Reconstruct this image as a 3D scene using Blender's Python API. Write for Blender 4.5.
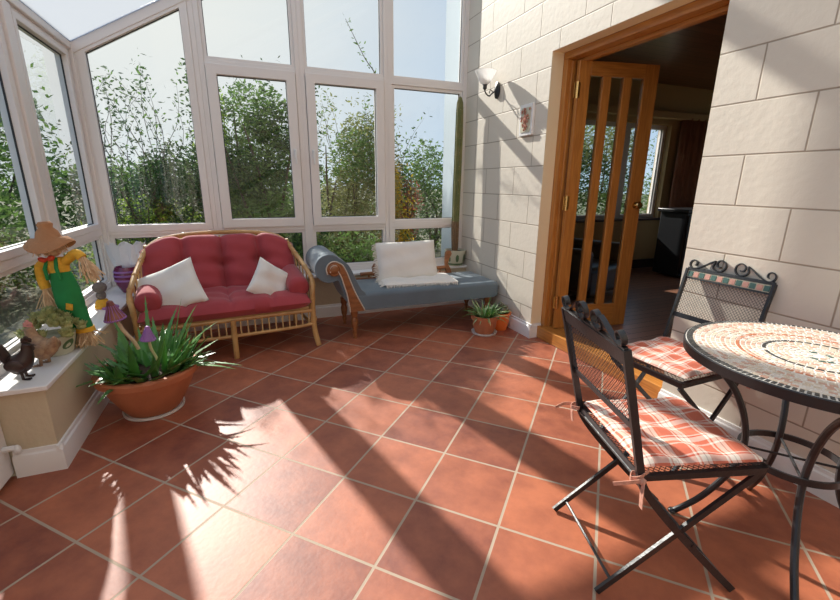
import bpy, bmesh, math, random
from mathutils import Vector, Matrix
rnd = random.Random(7)
PI = math.pi
sc = bpy.context.scene
for o in list(bpy.data.objects): bpy.data.objects.remove(o)
C = sc.collection

# ------------------------------------------------------------------ camera, sky, sun, exposure
cd = bpy.data.cameras.new('camera'); cam = bpy.data.objects.new('camera', cd); C.objects.link(cam)
cd.sensor_width = 36; cd.lens = 18.155; cd.clip_start = .02; cd.clip_end = 500
cam.matrix_world = Matrix(((0.92773041, 0.09152702, -0.36185507, 0), (-0.37315745, 0.24913799, -0.8936911, 0),
                           (0.00835496, 0.96413332, 0.26528688, 1.24), (0, 0, 0, 1)))
sc.camera = cam
sc.view_settings.view_transform = 'Standard'; sc.view_settings.look = 'None'
sc.view_settings.exposure = 0.15; sc.view_settings.gamma = 1; sc.view_settings.use_curve_mapping = False
SUN_DIR = Vector((.250, -1, -.630)).normalized()      # the way the sunlight travels
w = bpy.data.worlds.new('sky'); sc.world = w; w.use_nodes = True
nt = w.node_tree; nt.nodes.clear()
wo = nt.nodes.new('ShaderNodeOutputWorld'); bg = nt.nodes.new('ShaderNodeBackground')
L = nt.links.new
tc = nt.nodes.new('ShaderNodeTexCoord'); sep = nt.nodes.new('ShaderNodeSeparateXYZ'); L(tc.outputs['Generated'], sep.inputs[0])
hr = nt.nodes.new('ShaderNodeValToRGB'); e = hr.color_ramp.elements       # clear autumn sky, pale towards the horizon
e[0].position = 0; e[0].color = (.55, .69, .84, 1); e[1].position = .9; e[1].color = (.12, .29, .66, 1); k = e.new(.3); k.color = (.27, .47, .76, 1)
L(sep.outputs['Z'], hr.inputs[0])
mp = nt.nodes.new('ShaderNodeMapping'); mp.inputs['Scale'].default_value = (1, 1, 3.5); L(tc.outputs['Generated'], mp.inputs['Vector'])
nz = nt.nodes.new('ShaderNodeTexNoise'); nz.inputs['Scale'].default_value = 1.6; nz.inputs['Detail'].default_value = 7; L(mp.outputs[0], nz.inputs['Vector'])
cr = nt.nodes.new('ShaderNodeMapRange'); cr.inputs[1].default_value = .42; cr.inputs[2].default_value = .75; cr.inputs[3].default_value = .0; cr.inputs[4].default_value = .4
L(nz.outputs['Fac'], cr.inputs[0])
sg = nt.nodes.new('ShaderNodeVectorMath'); sg.operation = 'DOT_PRODUCT'; sg.inputs[1].default_value = tuple(-SUN_DIR); L(tc.outputs['Generated'], sg.inputs[0])
sr = nt.nodes.new('ShaderNodeMapRange'); sr.inputs[1].default_value = .66; sr.inputs[2].default_value = .95; sr.inputs[3].default_value = 0; sr.inputs[4].default_value = 1; L(sg.outputs['Value'], sr.inputs[0])
mx = nt.nodes.new('ShaderNodeMix'); mx.data_type = 'RGBA'; mx.inputs['B'].default_value = (.72, .735, .75, 1)
L(cr.outputs[0], mx.inputs['Factor']); L(hr.outputs[0], mx.inputs['A'])
m2 = nt.nodes.new('ShaderNodeMix'); m2.data_type = 'RGBA'; m2.inputs['B'].default_value = (.80, .806, .785, 1)
L(sr.outputs[0], m2.inputs['Factor']); L(mx.outputs['Result'], m2.inputs['A']); L(m2.outputs['Result'], bg.inputs['Color'])
bg.inputs['Strength'].default_value = 1.0
L(bg.outputs[0], wo.inputs['Surface'])
sd = bpy.data.lights.new('sun', 'SUN'); sd.energy = 7.5; sd.angle = math.radians(.9); sd.color = (1, .94, .87)
so = bpy.data.objects.new('sun', sd); C.objects.link(so)
so.rotation_euler = SUN_DIR.to_track_quat('-Z', 'Y').to_euler(); so.location = (-2, 8, 6)

# ------------------------------------------------------------------ materials
def mat(name, col, rough=.6, metal=0, noise=0, nscale=8, bump=0, bscale=30, spec=.5, coat=0, col2=None, sheen=0, emit=None, transl=0, stretch=None):
    m = bpy.data.materials.new(name); m.use_nodes = True; n = m.node_tree.nodes; l = m.node_tree.links.new
    p = n['Principled BSDF']
    p.inputs['Base Color'].default_value = (*col, 1); p.inputs['Roughness'].default_value = rough; p.inputs['Metallic'].default_value = metal
    p.inputs['Specular IOR Level'].default_value = spec; p.inputs['Coat Weight'].default_value = coat; p.inputs['Coat Roughness'].default_value = .15
    if sheen: p.inputs['Sheen Weight'].default_value = sheen; p.inputs['Sheen Roughness'].default_value = .4
    t = n.new('ShaderNodeTexCoord'); src = t.outputs['Object']
    if stretch:
        mp = n.new('ShaderNodeMapping'); mp.inputs['Scale'].default_value = stretch; l(src, mp.inputs['Vector']); src = mp.outputs[0]
    if noise or col2:
        z = n.new('ShaderNodeTexNoise'); z.inputs['Scale'].default_value = nscale; z.inputs['Detail'].default_value = 5; l(src, z.inputs['Vector'])
        r = n.new('ShaderNodeMapRange'); r.inputs[1].default_value = .32; r.inputs[2].default_value = .68; l(z.outputs['Fac'], r.inputs[0])
        x = n.new('ShaderNodeMix'); x.data_type = 'RGBA'
        c2 = col2 or tuple(c * (1 - noise) for c in col)
        x.inputs['A'].default_value = (*col, 1); x.inputs['B'].default_value = (*c2, 1)
        l(r.outputs[0], x.inputs['Factor']); l(x.outputs['Result'], p.inputs['Base Color'])
    if bump:
        z = n.new('ShaderNodeTexNoise'); z.inputs['Scale'].default_value = bscale; z.inputs['Detail'].default_value = 4; l(src, z.inputs['Vector'])
        b = n.new('ShaderNodeBump'); b.inputs['Strength'].default_value = bump; b.inputs['Distance'].default_value = .01
        l(z.outputs['Fac'], b.inputs['Height']); l(b.outputs[0], p.inputs['Normal'])
    if transl:
        tr = n.new('ShaderNodeBsdfTranslucent'); tr.inputs['Color'].default_value = (*[min(1, c * 1.6) for c in col], 1)
        ms = n.new('ShaderNodeMixShader'); ms.inputs[0].default_value = transl
        l(p.outputs[0], ms.inputs[1]); l(tr.outputs[0], ms.inputs[2]); l(ms.outputs[0], n['Material Output'].inputs[0])
    return m

M = {}
M['frame'] = mat('white_upvc', (.80, .75, .71), .35)
M['seal'] = mat('rubber_seal', (.03, .03, .03), .5)
M['board'] = mat('painted_board', (.83, .80, .77), .4)
M['plaster'] = mat('cream_plaster', (.62, .52, .36), .8, bump=.25, bscale=40)
M['reveal'] = mat('reveal_plaster', (.88, .74, .50), .75)
M['oak'] = mat('varnished_oak', (.56, .235, .05), .35, col2=(.40, .15, .03), nscale=6, stretch=(14, 14, 1), coat=.3)
M['oakx'] = mat('varnished_oak_rail', (.56, .235, .05), .35, col2=(.40, .15, .03), nscale=6, stretch=(1, 14, 14), coat=.3)
M['oaky'] = mat('varnished_oak_lintel', (.56, .235, .05), .35, col2=(.40, .15, .03), nscale=6, stretch=(14, 1, 14), coat=.3)
M['brass'] = mat('brass', (.75, .5, .2), .25, 1)
M['black'] = mat('black_wrought_iron', (.018, .018, .02), .38, 0, bump=.1, bscale=80, spec=.6)
M['terra'] = mat('terracotta', (.56, .19, .085), .7, noise=.25, nscale=5, bump=.15, bscale=60)
M['orange'] = mat('orange_plastic', (.80, .17, .03), .4)
M['soil'] = mat('soil', (.06, .035, .02), .95, bump=.8, bscale=60)
M['saucer'] = mat('saucer_ceramic', (.75, .72, .68), .35)
M['aloe'] = mat('aloe_leaf', (.055, .17, .05), .4, col2=(.10, .28, .05), nscale=7, spec=.4)
M['green'] = mat('leaf_green', (.07, .20, .04), .5, col2=(.16, .33, .08), nscale=20)
M['variegate'] = mat('variegated_leaf', (.12, .30, .07), .45, col2=(.55, .62, .35), nscale=30)
M['red'] = mat('red_cotton', (.42, .055, .065), .85, noise=.18, nscale=4, bump=.35, bscale=12, sheen=.3)
M['cream'] = mat('cream_cotton', (.82, .77, .70), .9, bump=.3, bscale=15, sheen=.2)
M['fringe'] = mat('cream_fringe', (.80, .74, .66), .95)
M['rattan'] = mat('bamboo_cane', (.62, .37, .14), .42, col2=(.45, .22, .07), nscale=9, bump=.1)
M['wicker'] = mat('cane_spindle', (.62, .40, .18), .5)
M['blue'] = mat('blue_grey_velvet', (.155, .20, .235), .8, noise=.2, nscale=3, bump=.1, bscale=25, sheen=.25)
M['walnut'] = mat('carved_walnut', (.36, .14, .045), .4, col2=(.22, .075, .025), nscale=12, stretch=(1, 1, 4), coat=.2)
M['piping'] = mat('cord_piping', (.62, .56, .48), .8)
M['cactus'] = mat('cactus_skin', (.11, .13, .035), .75, col2=(.19, .17, .06), nscale=14)
M['corky'] = mat('corky_stem', (.20, .12, .06), .9, noise=.3, nscale=30)
M['shade'] = mat('frosted_glass_shade', (.92, .91, .89), .35, transl=.45)
M['skin'] = mat('hessian', (.42, .19, .08), .9, bump=.4, bscale=90)
M['straw'] = mat('straw', (.85, .58, .34), .8, noise=.3, nscale=30)
M['dungaree'] = mat('green_felt', (.02, .27, .07), .85, noise=.25, nscale=10)
M['yellow'] = mat('yellow_cloth', (.90, .47, .04), .8, noise=.25, nscale=40)
M['scarf'] = mat('red_cloth', (.62, .06, .02), .8)
M['doll'] = mat('doll_face_cloth', (.75, .50, .33), .9)
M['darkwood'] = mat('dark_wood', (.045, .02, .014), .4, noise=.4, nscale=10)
M['hen'] = mat('mottled_ceramic', (.46, .29, .16), .6, col2=(.25, .13, .07), nscale=45)
M['comb'] = mat('pink_comb', (.65, .25, .2), .5)
M['semp'] = mat('houseleek', (.55, .50, .25), .6, col2=(.26, .32, .10), nscale=25)
M['grey'] = mat('grey_wool', (.20, .17, .15), .95, bump=.8, bscale=120)
M['purple'] = mat('purple_glass', (.17, .02, .07), .15, spec=.8)
M['lilac'] = mat('lilac_glaze', (.33, .14, .42), .3)
M['mushred'] = mat('burgundy_glaze', (.17, .035, .03), .3, col2=(.35, .12, .07), nscale=18)
M['stalk'] = mat('mushroom_stalk', (.62, .42, .27), .5)
M['paper'] = mat('white_tissue', (.72, .74, .78), .7, noise=.1, bump=.6, bscale=18, transl=.4)
M['white'] = mat('white_paint', (.8, .8, .78), .4)
M['bark'] = mat('bark', (.11, .08, .055), .9, noise=.3)
M['ground'] = mat('garden_ground', (.11, .12, .05), .95, col2=(.17, .15, .09), nscale=1.2, bump=.5, bscale=10)
M['outwall'] = mat('outside_render', (.50, .57, .62), .85)
M['blackbox'] = mat('black_cabinet', (.02, .021, .024), .3)
M['curtain'] = mat('brown_curtain', (.50, .25, .15), .9, noise=.2, nscale=5)
M['inwall'] = mat('ochre_paint', (.50, .36, .17), .85)
M['deadleaf'] = mat('dried_flowers', (.45, .20, .14), .9)
M['pottery'] = mat('painted_pottery', (.60, .57, .43), .4)
M['potgreen'] = mat('pottery_green', (.10, .16, .07), .45)

def leafmat(name, a, b):
    return mat(name, a, .7, col2=b, nscale=2.5, transl=.4, spec=.2)
LV = {'dark': leafmat('dark_leaves', (.028, .06, .02), (.06, .115, .03)), 'mid': leafmat('mid_leaves', (.09, .16, .04), (.15, .23, .06)),
      'olive': leafmat('olive_leaves', (.17, .19, .07), (.28, .28, .10)), 'yellow': leafmat('yellow_leaves', (.42, .27, .03), (.28, .30, .04)),
      'lime': leafmat('lime_leaves', (.22, .33, .04), (.10, .18, .03)), 'grey': leafmat('grey_green_leaves', (.13, .16, .11), (.20, .23, .15)),
      'red': leafmat('reddish_leaves', (.25, .07, .05), (.12, .12, .05))}

# ceramic floor tiles laid diagonally, uv counts tiles
def floor_mat():
    m = bpy.data.materials.new('terracotta_tiles'); m.use_nodes = True; n = m.node_tree.nodes; l = m.node_tree.links.new; p = n['Principled BSDF']
    uv = n.new('ShaderNodeUVMap'); uv.uv_map = 'UVMap'
    b = n.new('ShaderNodeTexBrick'); b.offset = 0; b.squash = 1
    for k, v in (('Scale', 1), ('Brick Width', 1), ('Row Height', 1), ('Mortar Size', .0165), ('Mortar Smooth', .25)): b.inputs[k].default_value = v
    l(uv.outputs[0], b.inputs['Vector'])
    fl = n.new('ShaderNodeVectorMath'); fl.operation = 'FLOOR'; l(uv.outputs[0], fl.inputs[0])
    wn = n.new('ShaderNodeTexWhiteNoise'); l(fl.outputs[0], wn.inputs['Vector'])
    nz = n.new('ShaderNodeTexNoise'); nz.inputs['Scale'].default_value = 2.2; nz.inputs['Detail'].default_value = 8; nz.inputs['Roughness'].default_value = .65; l(uv.outputs[0], nz.inputs['Vector'])
    ad = n.new('ShaderNodeMath'); ad.operation = 'MULTIPLY_ADD'; ad.inputs[1].default_value = .35; l(wn.outputs['Value'], ad.inputs[0]); l(nz.outputs['Fac'], ad.inputs[2])
    r = n.new('ShaderNodeValToRGB'); e = r.color_ramp.elements
    e[0].position = .35; e[0].color = (.20, .045, .024, 1); e[1].position = .95; e[1].color = (.50, .150, .068, 1); l(ad.outputs[0], r.inputs[0])
    x = n.new('ShaderNodeMix'); x.data_type = 'RGBA'; x.inputs['B'].default_value = (.43, .33, .24, 1); l(b.outputs['Fac'], x.inputs['Factor']); l(r.outputs[0], x.inputs['A'])
    l(x.outputs['Result'], p.inputs['Base Color'])
    rr = n.new('ShaderNodeMapRange'); rr.inputs[3].default_value = .52; rr.inputs[4].default_value = .8; l(b.outputs['Fac'], rr.inputs[0]); l(rr.outputs[0], p.inputs['Roughness'])
    p.inputs['Specular IOR Level'].default_value = .66
    n2 = n.new('ShaderNodeTexNoise'); n2.inputs['Scale'].default_value = 16; n2.inputs['Detail'].default_value = 6; l(uv.outputs[0], n2.inputs['Vector'])
    hs = n.new('ShaderNodeMath'); hs.operation = 'MULTIPLY_ADD'; hs.inputs[1].default_value = -1.4; l(b.outputs['Fac'], hs.inputs[0]); l(n2.outputs['Fac'], hs.inputs[2])
    bu = n.new('ShaderNodeBump'); bu.inputs['Strength'].default_value = .22; bu.inputs['Distance'].default_value = .003; l(hs.outputs[0], bu.inputs['Height']); l(bu.outputs[0], p.inputs['Normal'])
    return m
M['floor'] = floor_mat()

# painted blockwork: joints every .225 m up and .455 m along y
def block_mat():
    m = bpy.data.materials.new('painted_blockwork'); m.use_nodes = True; n = m.node_tree.nodes; l = m.node_tree.links.new; p = n['Principled BSDF']
    g = n.new('ShaderNodeNewGeometry'); s = n.new('ShaderNodeSeparateXYZ'); l(g.outputs['Position'], s.inputs[0])
    yy = n.new('ShaderNodeMath'); yy.operation = 'ADD'; yy.inputs[1].default_value = -2.69 + .2275 + .455 * 20; l(s.outputs['Y'], yy.inputs[0])
    zz = n.new('ShaderNodeMath'); zz.operation = 'ADD'; zz.inputs[1].default_value = -2.052 + .225 * 40; l(s.outputs['Z'], zz.inputs[0])
    c = n.new('ShaderNodeCombineXYZ'); l(yy.outputs[0], c.inputs[0]); l(zz.outputs[0], c.inputs[1])
    b = n.new('ShaderNodeTexBrick'); b.offset = .5; b.offset_frequency = 2
    for k, v in (('Scale', 1), ('Brick Width', .455), ('Row Height', .225), ('Mortar Size', .0055), ('Mortar Smooth', .8)): b.inputs[k].default_value = v
    l(c.outputs[0], b.inputs['Vector'])
    x = n.new('ShaderNodeMix'); x.data_type = 'RGBA'; x.inputs['A'].default_value = (.72, .645, .54, 1); x.inputs['B'].default_value = (.36, .285, .21, 1)
    l(b.outputs['Fac'], x.inputs['Factor']); l(x.outputs['Result'], p.inputs['Base Color']); p.inputs['Roughness'].default_value = .6
    nz = n.new('ShaderNodeTexNoise'); nz.inputs['Scale'].default_value = 28; nz.inputs['Detail'].default_value = 8; l(g.outputs['Position'], nz.inputs['Vector'])
    h = n.new('ShaderNodeMath'); h.operation = 'MULTIPLY_ADD'; h.inputs[1].default_value = -2; l(b.outputs['Fac'], h.inputs[0]); l(nz.outputs['Fac'], h.inputs[2])
    bu = n.new('ShaderNodeBump'); bu.inputs['Strength'].default_value = .26; bu.inputs['Distance'].default_value = .006; l(h.outputs[0], bu.inputs['Height']); l(bu.outputs[0], p.inputs['Normal'])
    return m
M['block'] = block_mat()

def plank_mat(name, c1, c2, axis, width, rough):
    m = bpy.data.materials.new(name); m.use_nodes = True; n = m.node_tree.nodes; l = m.node_tree.links.new; p = n['Principled BSDF']
    g = n.new('ShaderNodeNewGeometry'); mp = n.new('ShaderNodeMapping'); l(g.outputs['Position'], mp.inputs['Vector'])
    mp.inputs['Location'].default_value = (20, 20, 0)
    if axis == 'y': mp.inputs['Rotation'].default_value = (0, 0, PI / 2); mp.inputs['Location'].default_value = (20, 20, 0)
    b = n.new('ShaderNodeTexBrick')
    for k, v in (('Scale', 1), ('Brick Width', 1.3), ('Row Height', width), ('Mortar Size', .003), ('Bias', 0)): b.inputs[k].default_value = v
    b.inputs['Color1'].default_value = (*c1, 1); b.inputs['Color2'].default_value = (*c2, 1); b.inputs['Mortar'].default_value = (.01, .006, .004, 1)
    l(mp.outputs[0], b.inputs['Vector']); l(b.outputs['Color'], p.inputs['Base Color']); p.inputs['Roughness'].default_value = rough
    bu = n.new('ShaderNodeBump'); bu.inputs['Strength'].default_value = .5; bu.inputs['Distance'].default_value = -.004; l(b.outputs['Fac'], bu.inputs['Height']); l(bu.outputs[0], p.inputs['Normal'])
    return m
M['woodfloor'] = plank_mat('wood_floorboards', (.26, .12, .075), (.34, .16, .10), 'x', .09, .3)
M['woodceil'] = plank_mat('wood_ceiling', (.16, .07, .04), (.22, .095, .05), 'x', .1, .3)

def glass_mat(tint=(.93, .96, .95), refl=1.0):
    m = bpy.data.materials.new('window_glass'); m.use_nodes = True; n = m.node_tree.nodes; l = m.node_tree.links.new; n.remove(n['Principled BSDF'])
    t = n.new('ShaderNodeBsdfTransparent'); t.inputs[0].default_value = (*tint, 1)
    g = n.new('ShaderNodeBsdfGlossy'); g.inputs['Roughness'].default_value = .01; f = n.new('ShaderNodeFresnel'); f.inputs[0].default_value = 1.5
    mu = n.new('ShaderNodeMath'); mu.operation = 'MULTIPLY'; mu.inputs[1].default_value = refl; l(f.outputs[0], mu.inputs[0])
    x = n.new('ShaderNodeMixShader'); l(mu.outputs[0], x.inputs[0]); l(t.outputs[0], x.inputs[1]); l(g.outputs[0], x.inputs[2]); l(x.outputs[0], n['Material Output'].inputs[0])
    return m
M['glass'] = glass_mat()
def roof_mat():
    m = bpy.data.materials.new('twinwall_roof_sheet'); m.use_nodes = True; n = m.node_tree.nodes; l = m.node_tree.links.new; n.remove(n['Principled BSDF'])
    t = n.new('ShaderNodeBsdfTransparent'); t.inputs[0].default_value = (.75, .77, .78, 1); d = n.new('ShaderNodeBsdfTranslucent'); d.inputs['Color'].default_value = (.42, .44, .45, 1)
    x = n.new('ShaderNodeMixShader'); x.inputs[0].default_value = .62; l(t.outputs[0], x.inputs[1]); l(d.outputs[0], x.inputs[2]); l(x.outputs[0], n['Material Output'].inputs[0]); return m
M['roof'] = roof_mat()

# orange checked cotton of the seat pads (uv in metres)
def plaid_mat():
    m = bpy.data.materials.new('orange_check_cotton'); m.use_nodes = True; n = m.node_tree.nodes; l = m.node_tree.links.new; p = n['Principled BSDF']
    uv = n.new('ShaderNodeUVMap'); uv.uv_map = 'UVMap'; s = n.new('ShaderNodeSeparateXYZ'); l(uv.outputs[0], s.inputs[0])
    col = {}
    def ramp(sock, period, stops):
        a = n.new('ShaderNodeMath'); a.operation = 'DIVIDE'; a.inputs[1].default_value = period; l(sock, a.inputs[0])
        f = n.new('ShaderNodeMath'); f.operation = 'FRACT'; l(a.outputs[0], f.inputs[0])
        r = n.new('ShaderNodeValToRGB'); r.color_ramp.interpolation = 'CONSTANT'; e = r.color_ramp.elements
        e[0].position = 0; e[0].color = (*stops[0][1], 1); e[1].position = stops[1][0]; e[1].color = (*stops[1][1], 1)
        for q, c in stops[2:]:
            k = e.new(q); k.color = (*c, 1)
        l(f.outputs[0], r.inputs[0]); return r.outputs[0]
    R_ = (.58, .11, .06); O_ = (.66, .19, .11); W_ = (.82, .70, .60); G_ = (.35, .29, .27)
    A = ramp(s.outputs[0], .088, [(0, R_), (.42, W_), (.50, R_), (.56, W_), (.72, G_), (.76, W_), (.88, R_), (.93, O_)])
    B = ramp(s.outputs[1], .088, [(0, O_), (.38, W_), (.45, O_), (.60, W_), (.80, R_), (.86, W_), (.92, O_)])
    x = n.new('ShaderNodeMix'); x.data_type = 'RGBA'; x.inputs['Factor'].default_value = .5; l(A, x.inputs['A']); l(B, x.inputs['B']); l(x.outputs['Result'], p.inputs['Base Color'])
    p.inputs['Roughness'].default_value = .9
    return m
M['plaid'] = plaid_mat(); M['tie'] = mat('pink_cotton_tape', (.72, .36, .26), .9, noise=.35, nscale=60)

# ------------------------------------------------------------------ geometry helpers
def box(bm, c, s, rot=None, mi=0):
    """box: centre c, full size s"""
    vs = []
    for dx in (-.5, .5):
        for dy in (-.5, .5):
            for dz in (-.5, .5):
                v = Vector((dx * s[0], dy * s[1], dz * s[2]))
                if rot is not None: v = rot @ v
                vs.append(bm.verts.new(v + Vector(c)))
    for f in ((0, 1, 3, 2), (4, 6, 7, 5), (0, 4, 5, 1), (2, 3, 7, 6), (0, 2, 6, 4), (1, 5, 7, 3)):
        bm.faces.new([vs[i] for i in f]).material_index = mi
def bx(bm, x0, x1, y0, y1, z0, z1, mi=0): box(bm, ((x0 + x1) / 2, (y0 + y1) / 2, (z0 + z1) / 2), (x1 - x0, y1 - y0, z1 - z0), None, mi)
def circ(r, n=8, ry=None): ry = r if ry is None else ry; return [(r * math.cos(2 * PI * i / n), ry * math.sin(2 * PI * i / n)) for i in range(n)]
def sweep(bm, pts, prof, closed=False, radii=None, up=None, caps=True, mi=0):
    pts = [Vector(p) for p in pts]; n = len(pts); rings = []
    T0 = (pts[1] - pts[0]).normalized()
    N = Vector(up) if up else (Vector((0, 0, 1)) if abs(T0.z) < .9 else Vector((1, 0, 0)))
    N = (N - T0 * N.dot(T0)).normalized()
    for i in range(n):
        a = pts[i - 1] if (i > 0 or closed) else pts[i]; b = pts[(i + 1) % n] if (i < n - 1 or closed) else pts[i]
        T = (b - a); T = T.normalized() if T.length > 1e-9 else T0
        base = Vector(up) if up else N
        q = base - T * base.dot(T)
        N = q.normalized() if q.length > 1e-4 else N
        B = T.cross(N); k = radii[i] if radii else 1
        rings.append([bm.verts.new(pts[i] + N * (x * k) + B * (y * k)) for x, y in prof])
    m = len(prof)
    for i in range(n if closed else n - 1):
        r0, r1 = rings[i], rings[(i + 1) % n]
        for j in range(m):
            bm.faces.new((r0[j], r0[(j + 1) % m], r1[(j + 1) % m], r1[j])).material_index = mi
    if caps and not closed:
        for r in (rings[0][::-1], rings[-1]):
            try: bm.faces.new(r).material_index = mi
            except Exception: pass
def tube(bm, pts, r, n=8, closed=False, radii=None, mi=0): sweep(bm, pts, circ(r, n), closed, radii, None, True, mi)
def bar(bm, pts, a, b, up, closed=False): sweep(bm, pts, [(-a / 2, -b / 2), (a / 2, -b / 2), (a / 2, b / 2), (-a / 2, b / 2)], closed, None, up)
def lathe(bm, prof, c=(0, 0, 0), n=32, mi=0, rot=None, sx=1, sy=1):
    rings = []
    for r, z in prof:
        ring = []
        for i in range(n):
            a = 2 * PI * i / n; v = Vector((r * math.cos(a) * sx, r * math.sin(a) * sy, z))
            if rot is not None: v = rot @ v
            ring.append(bm.verts.new(v + Vector(c)))
        rings.append(ring)
    for a, b in zip(rings, rings[1:]):
        for j in range(n): bm.faces.new((a[j], a[(j + 1) % n], b[(j + 1) % n], b[j])).material_index = mi
    for r in (rings[0][::-1], rings[-1]): bm.faces.new(r).material_index = mi
def blob(bm, c, s, n=12, rot=None, mi=0):
    prof = [(max(1e-4, math.sin(PI * i / n)) * s[0], -math.cos(PI * i / n) * s[2]) for i in range(n + 1)]
    lathe(bm, prof, c, 2 * n, mi, rot, 1, s[1] / s[0])
def spline(ctrl, n=8, closed=False):
    P = [Vector(p) for p in ctrl]; out = []; k = len(P)
    rng = range(k) if closed else range(k - 1)
    for i in rng:
        if closed: p0, p1, p2, p3 = P[i - 1], P[i], P[(i + 1) % k], P[(i + 2) % k]
        else: p0, p1, p2, p3 = P[max(i - 1, 0)], P[i], P[i + 1], P[min(i + 2, k - 1)]
        for j in range(n):
            t = j / n
            out.append(.5 * ((2 * p1) + (p2 - p0) * t + (2 * p0 - 5 * p1 + 4 * p2 - p3) * t * t + (3 * p1 - p0 - 3 * p2 + p3) * t ** 3))
    if not closed: out.append(P[-1])
    return out
def obj(name, bm, m, parent=None, smooth=35, bevel=0, label=None, loc=None):
    me = bpy.data.meshes.new(name)
    bmesh.ops.remove_doubles(bm, verts=bm.verts, dist=1e-6); bmesh.ops.recalc_face_normals(bm, faces=bm.faces)
    bm.to_mesh(me); bm.free()
    for k in (m if isinstance(m, (list, tuple)) else [m]): me.materials.append(k)
    o = bpy.data.objects.new(name, me); C.objects.link(o)
    if parent: o.parent = parent
    if loc: o.location = loc
    if smooth:
        me.polygons.foreach_set('use_smooth', [True] * len(me.polygons))
        try: me.set_sharp_from_angle(angle=math.radians(smooth))
        except Exception: pass
    if bevel:
        b = o.modifiers.new('bevel', 'BEVEL'); b.width = bevel; b.segments = 2; b.limit_method = 'ANGLE'
    if label: o['label'] = label
    return o
def thing(name, label, cat, loc=(0, 0, 0), rz=0, group=None):
    o = bpy.data.objects.new(name, None); C.objects.link(o); o.location = loc; o.rotation_euler = (0, 0, rz); o.empty_display_size = .1
    return tag(o, label, cat, group)
def tag(o, label, cat, group=None):
    o['label'] = label; o['category'] = cat
    if group: o['group'] = group
    return o
def struct(o, label=None):
    o['kind'] = 'structure'
    if label: o['label'] = label
    return o
def B(): return bmesh.new()
def copy_tree(o, parent=None):
    c = o.copy(); C.objects.link(c)
    if parent: c.parent = parent
    for ch in [k for k in bpy.data.objects if k.parent == o]: copy_tree(ch, c)
    return c

XW = 2.115        # inside face of the block wall
YB = 4.05         # inside face of the back window frames
XL = -1.06        # inside face of the left window frames
YF = -1.6         # wall behind the camera
ZS = .41          # sill top
def roofz(x): return 2.137 + .57 * (x + .942)

# ------------------------------------------------------------------ setting: floor and ground
TL = .34
def flooring():
    bm = B(); vs = [bm.verts.new(p) for p in ((XL, YF, 0), (2.30, YF, 0), (2.30, YB, 0), (XL, YB, 0))]
    f = bm.faces.new(vs); uvl = bm.loops.layers.uv.new('UVMap')
    a = math.radians(-45.294); e1 = Vector((math.cos(a), math.sin(a))); e2 = Vector((-math.sin(a), math.cos(a)))
    rr = math.radians(-22.043); ox, oy = -2.65927 * TL, 3.1985 * TL
    O = Vector((ox * math.cos(rr) - oy * math.sin(rr), ox * math.sin(rr) + oy * math.cos(rr)))
    for lp in f.loops:
        d = Vector(lp.vert.co[:2]) - O; lp[uvl].uv = (d.dot(e1) / TL + 30, d.dot(e2) / TL + 30)
    bmesh.ops.solidify(bm, geom=bm.faces[:], thickness=.0)
    return obj('floor', bm, M['floor'], smooth=0)
struct(flooring())
bm = B(); bx(bm, -40, 60, -12, 90, -.32, -.12); struct(obj('garden_ground', bm, M['ground'], smooth=0), 'garden ground outside the windows')

# walls
bm = B()
TH = .1
bx(bm, XW, XW + TH, 2.765, 4.14, -.1, 4.3)                    # beyond the doorway
bx(bm, XW, XW + TH, YF, 1.525, -.1, 4.3)
bx(bm, XW, XW + TH, 1.525, 2.765, 2.15, 4.3)
struct(obj('wall_right', bm, M['block'], smooth=0))
bm = B(); bx(bm, XW - .03, XW + TH, 4.14, 4.50, -.12, 4.3); struct(obj('wall_outside', bm, M['outwall'], smooth=0), 'pale rendered wall outside the fourth back window')
bm = B()                                                # plastered reveal round the doorway
bx(bm, XW + .0015, XW + TH + .002, 2.7635, 2.7655, .115, 2.15); bx(bm, XW + .0015, XW + TH + .002, 1.5245, 1.5265, .115, 2.15)
bx(bm, XW + .0015, XW + TH + .002, 1.525, 2.765, 2.1485, 2.1505)
struct(obj('trim_1', bm, M['reveal'], smooth=0))
bm = B()
bx(bm, -.865, XW, 3.93, 4.15, -.1, ZS - .022)
struct(obj('wall_back', bm, M['plaster'], smooth=0))
bm = B(); bx(bm, -1.16, -.865, 2.11, 4.15, -.1, ZS - .022)
struct(obj('wall_left', bm, M['plaster'], smooth=0))
bm = B(); bx(bm, -1.3, XW + TH, YF - .12, YF, -.1, 4.2); struct(obj('wall_front', bm, M['block'], smooth=0))

def skirting(name, runs):
    bm = B()
    for (a, b, nrm) in runs:                          # nrm points into the room; stepped profile
        a = Vector(a); b = Vector(b); nn = Vector(nrm)
        prof = [(0, 0), (.022, 0), (.022, .085), (.018, .098), (.010, .104), (.008, .118), (0, .12)]
        ra = [bm.verts.new((a.x + nn.x * u, a.y + nn.y * u, v)) for u, v in prof]; rb = [bm.verts.new((b.x + nn.x * u, b.y + nn.y * u, v)) for u, v in prof]
        m = len(prof)
        for j in range(m): bm.faces.new((ra[j], ra[(j + 1) % m], rb[(j + 1) % m], rb[j]))
        bm.faces.new(ra[::-1]); bm.faces.new(rb)
    return struct(obj(name, bm, M['board'], smooth=30))
skirting('baseboard_right', [((XW, 3.93), (XW, 2.7445), (-1, 0)), ((XW - .0215, 2.765), (XW + TH, 2.765), (0, -1)), ((XW, 1.525), (XW, YF), (-1, 0))])
skirting('baseboard_back', [((-.865, 3.93), (XW, 3.93), (0, -1))])
skirting('baseboard_left', [((-.865, 2.0895), (-.865, 3.93), (1, 0)), ((-1.02, 2.11), (-.8435, 2.11), (0, -1))])
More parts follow.
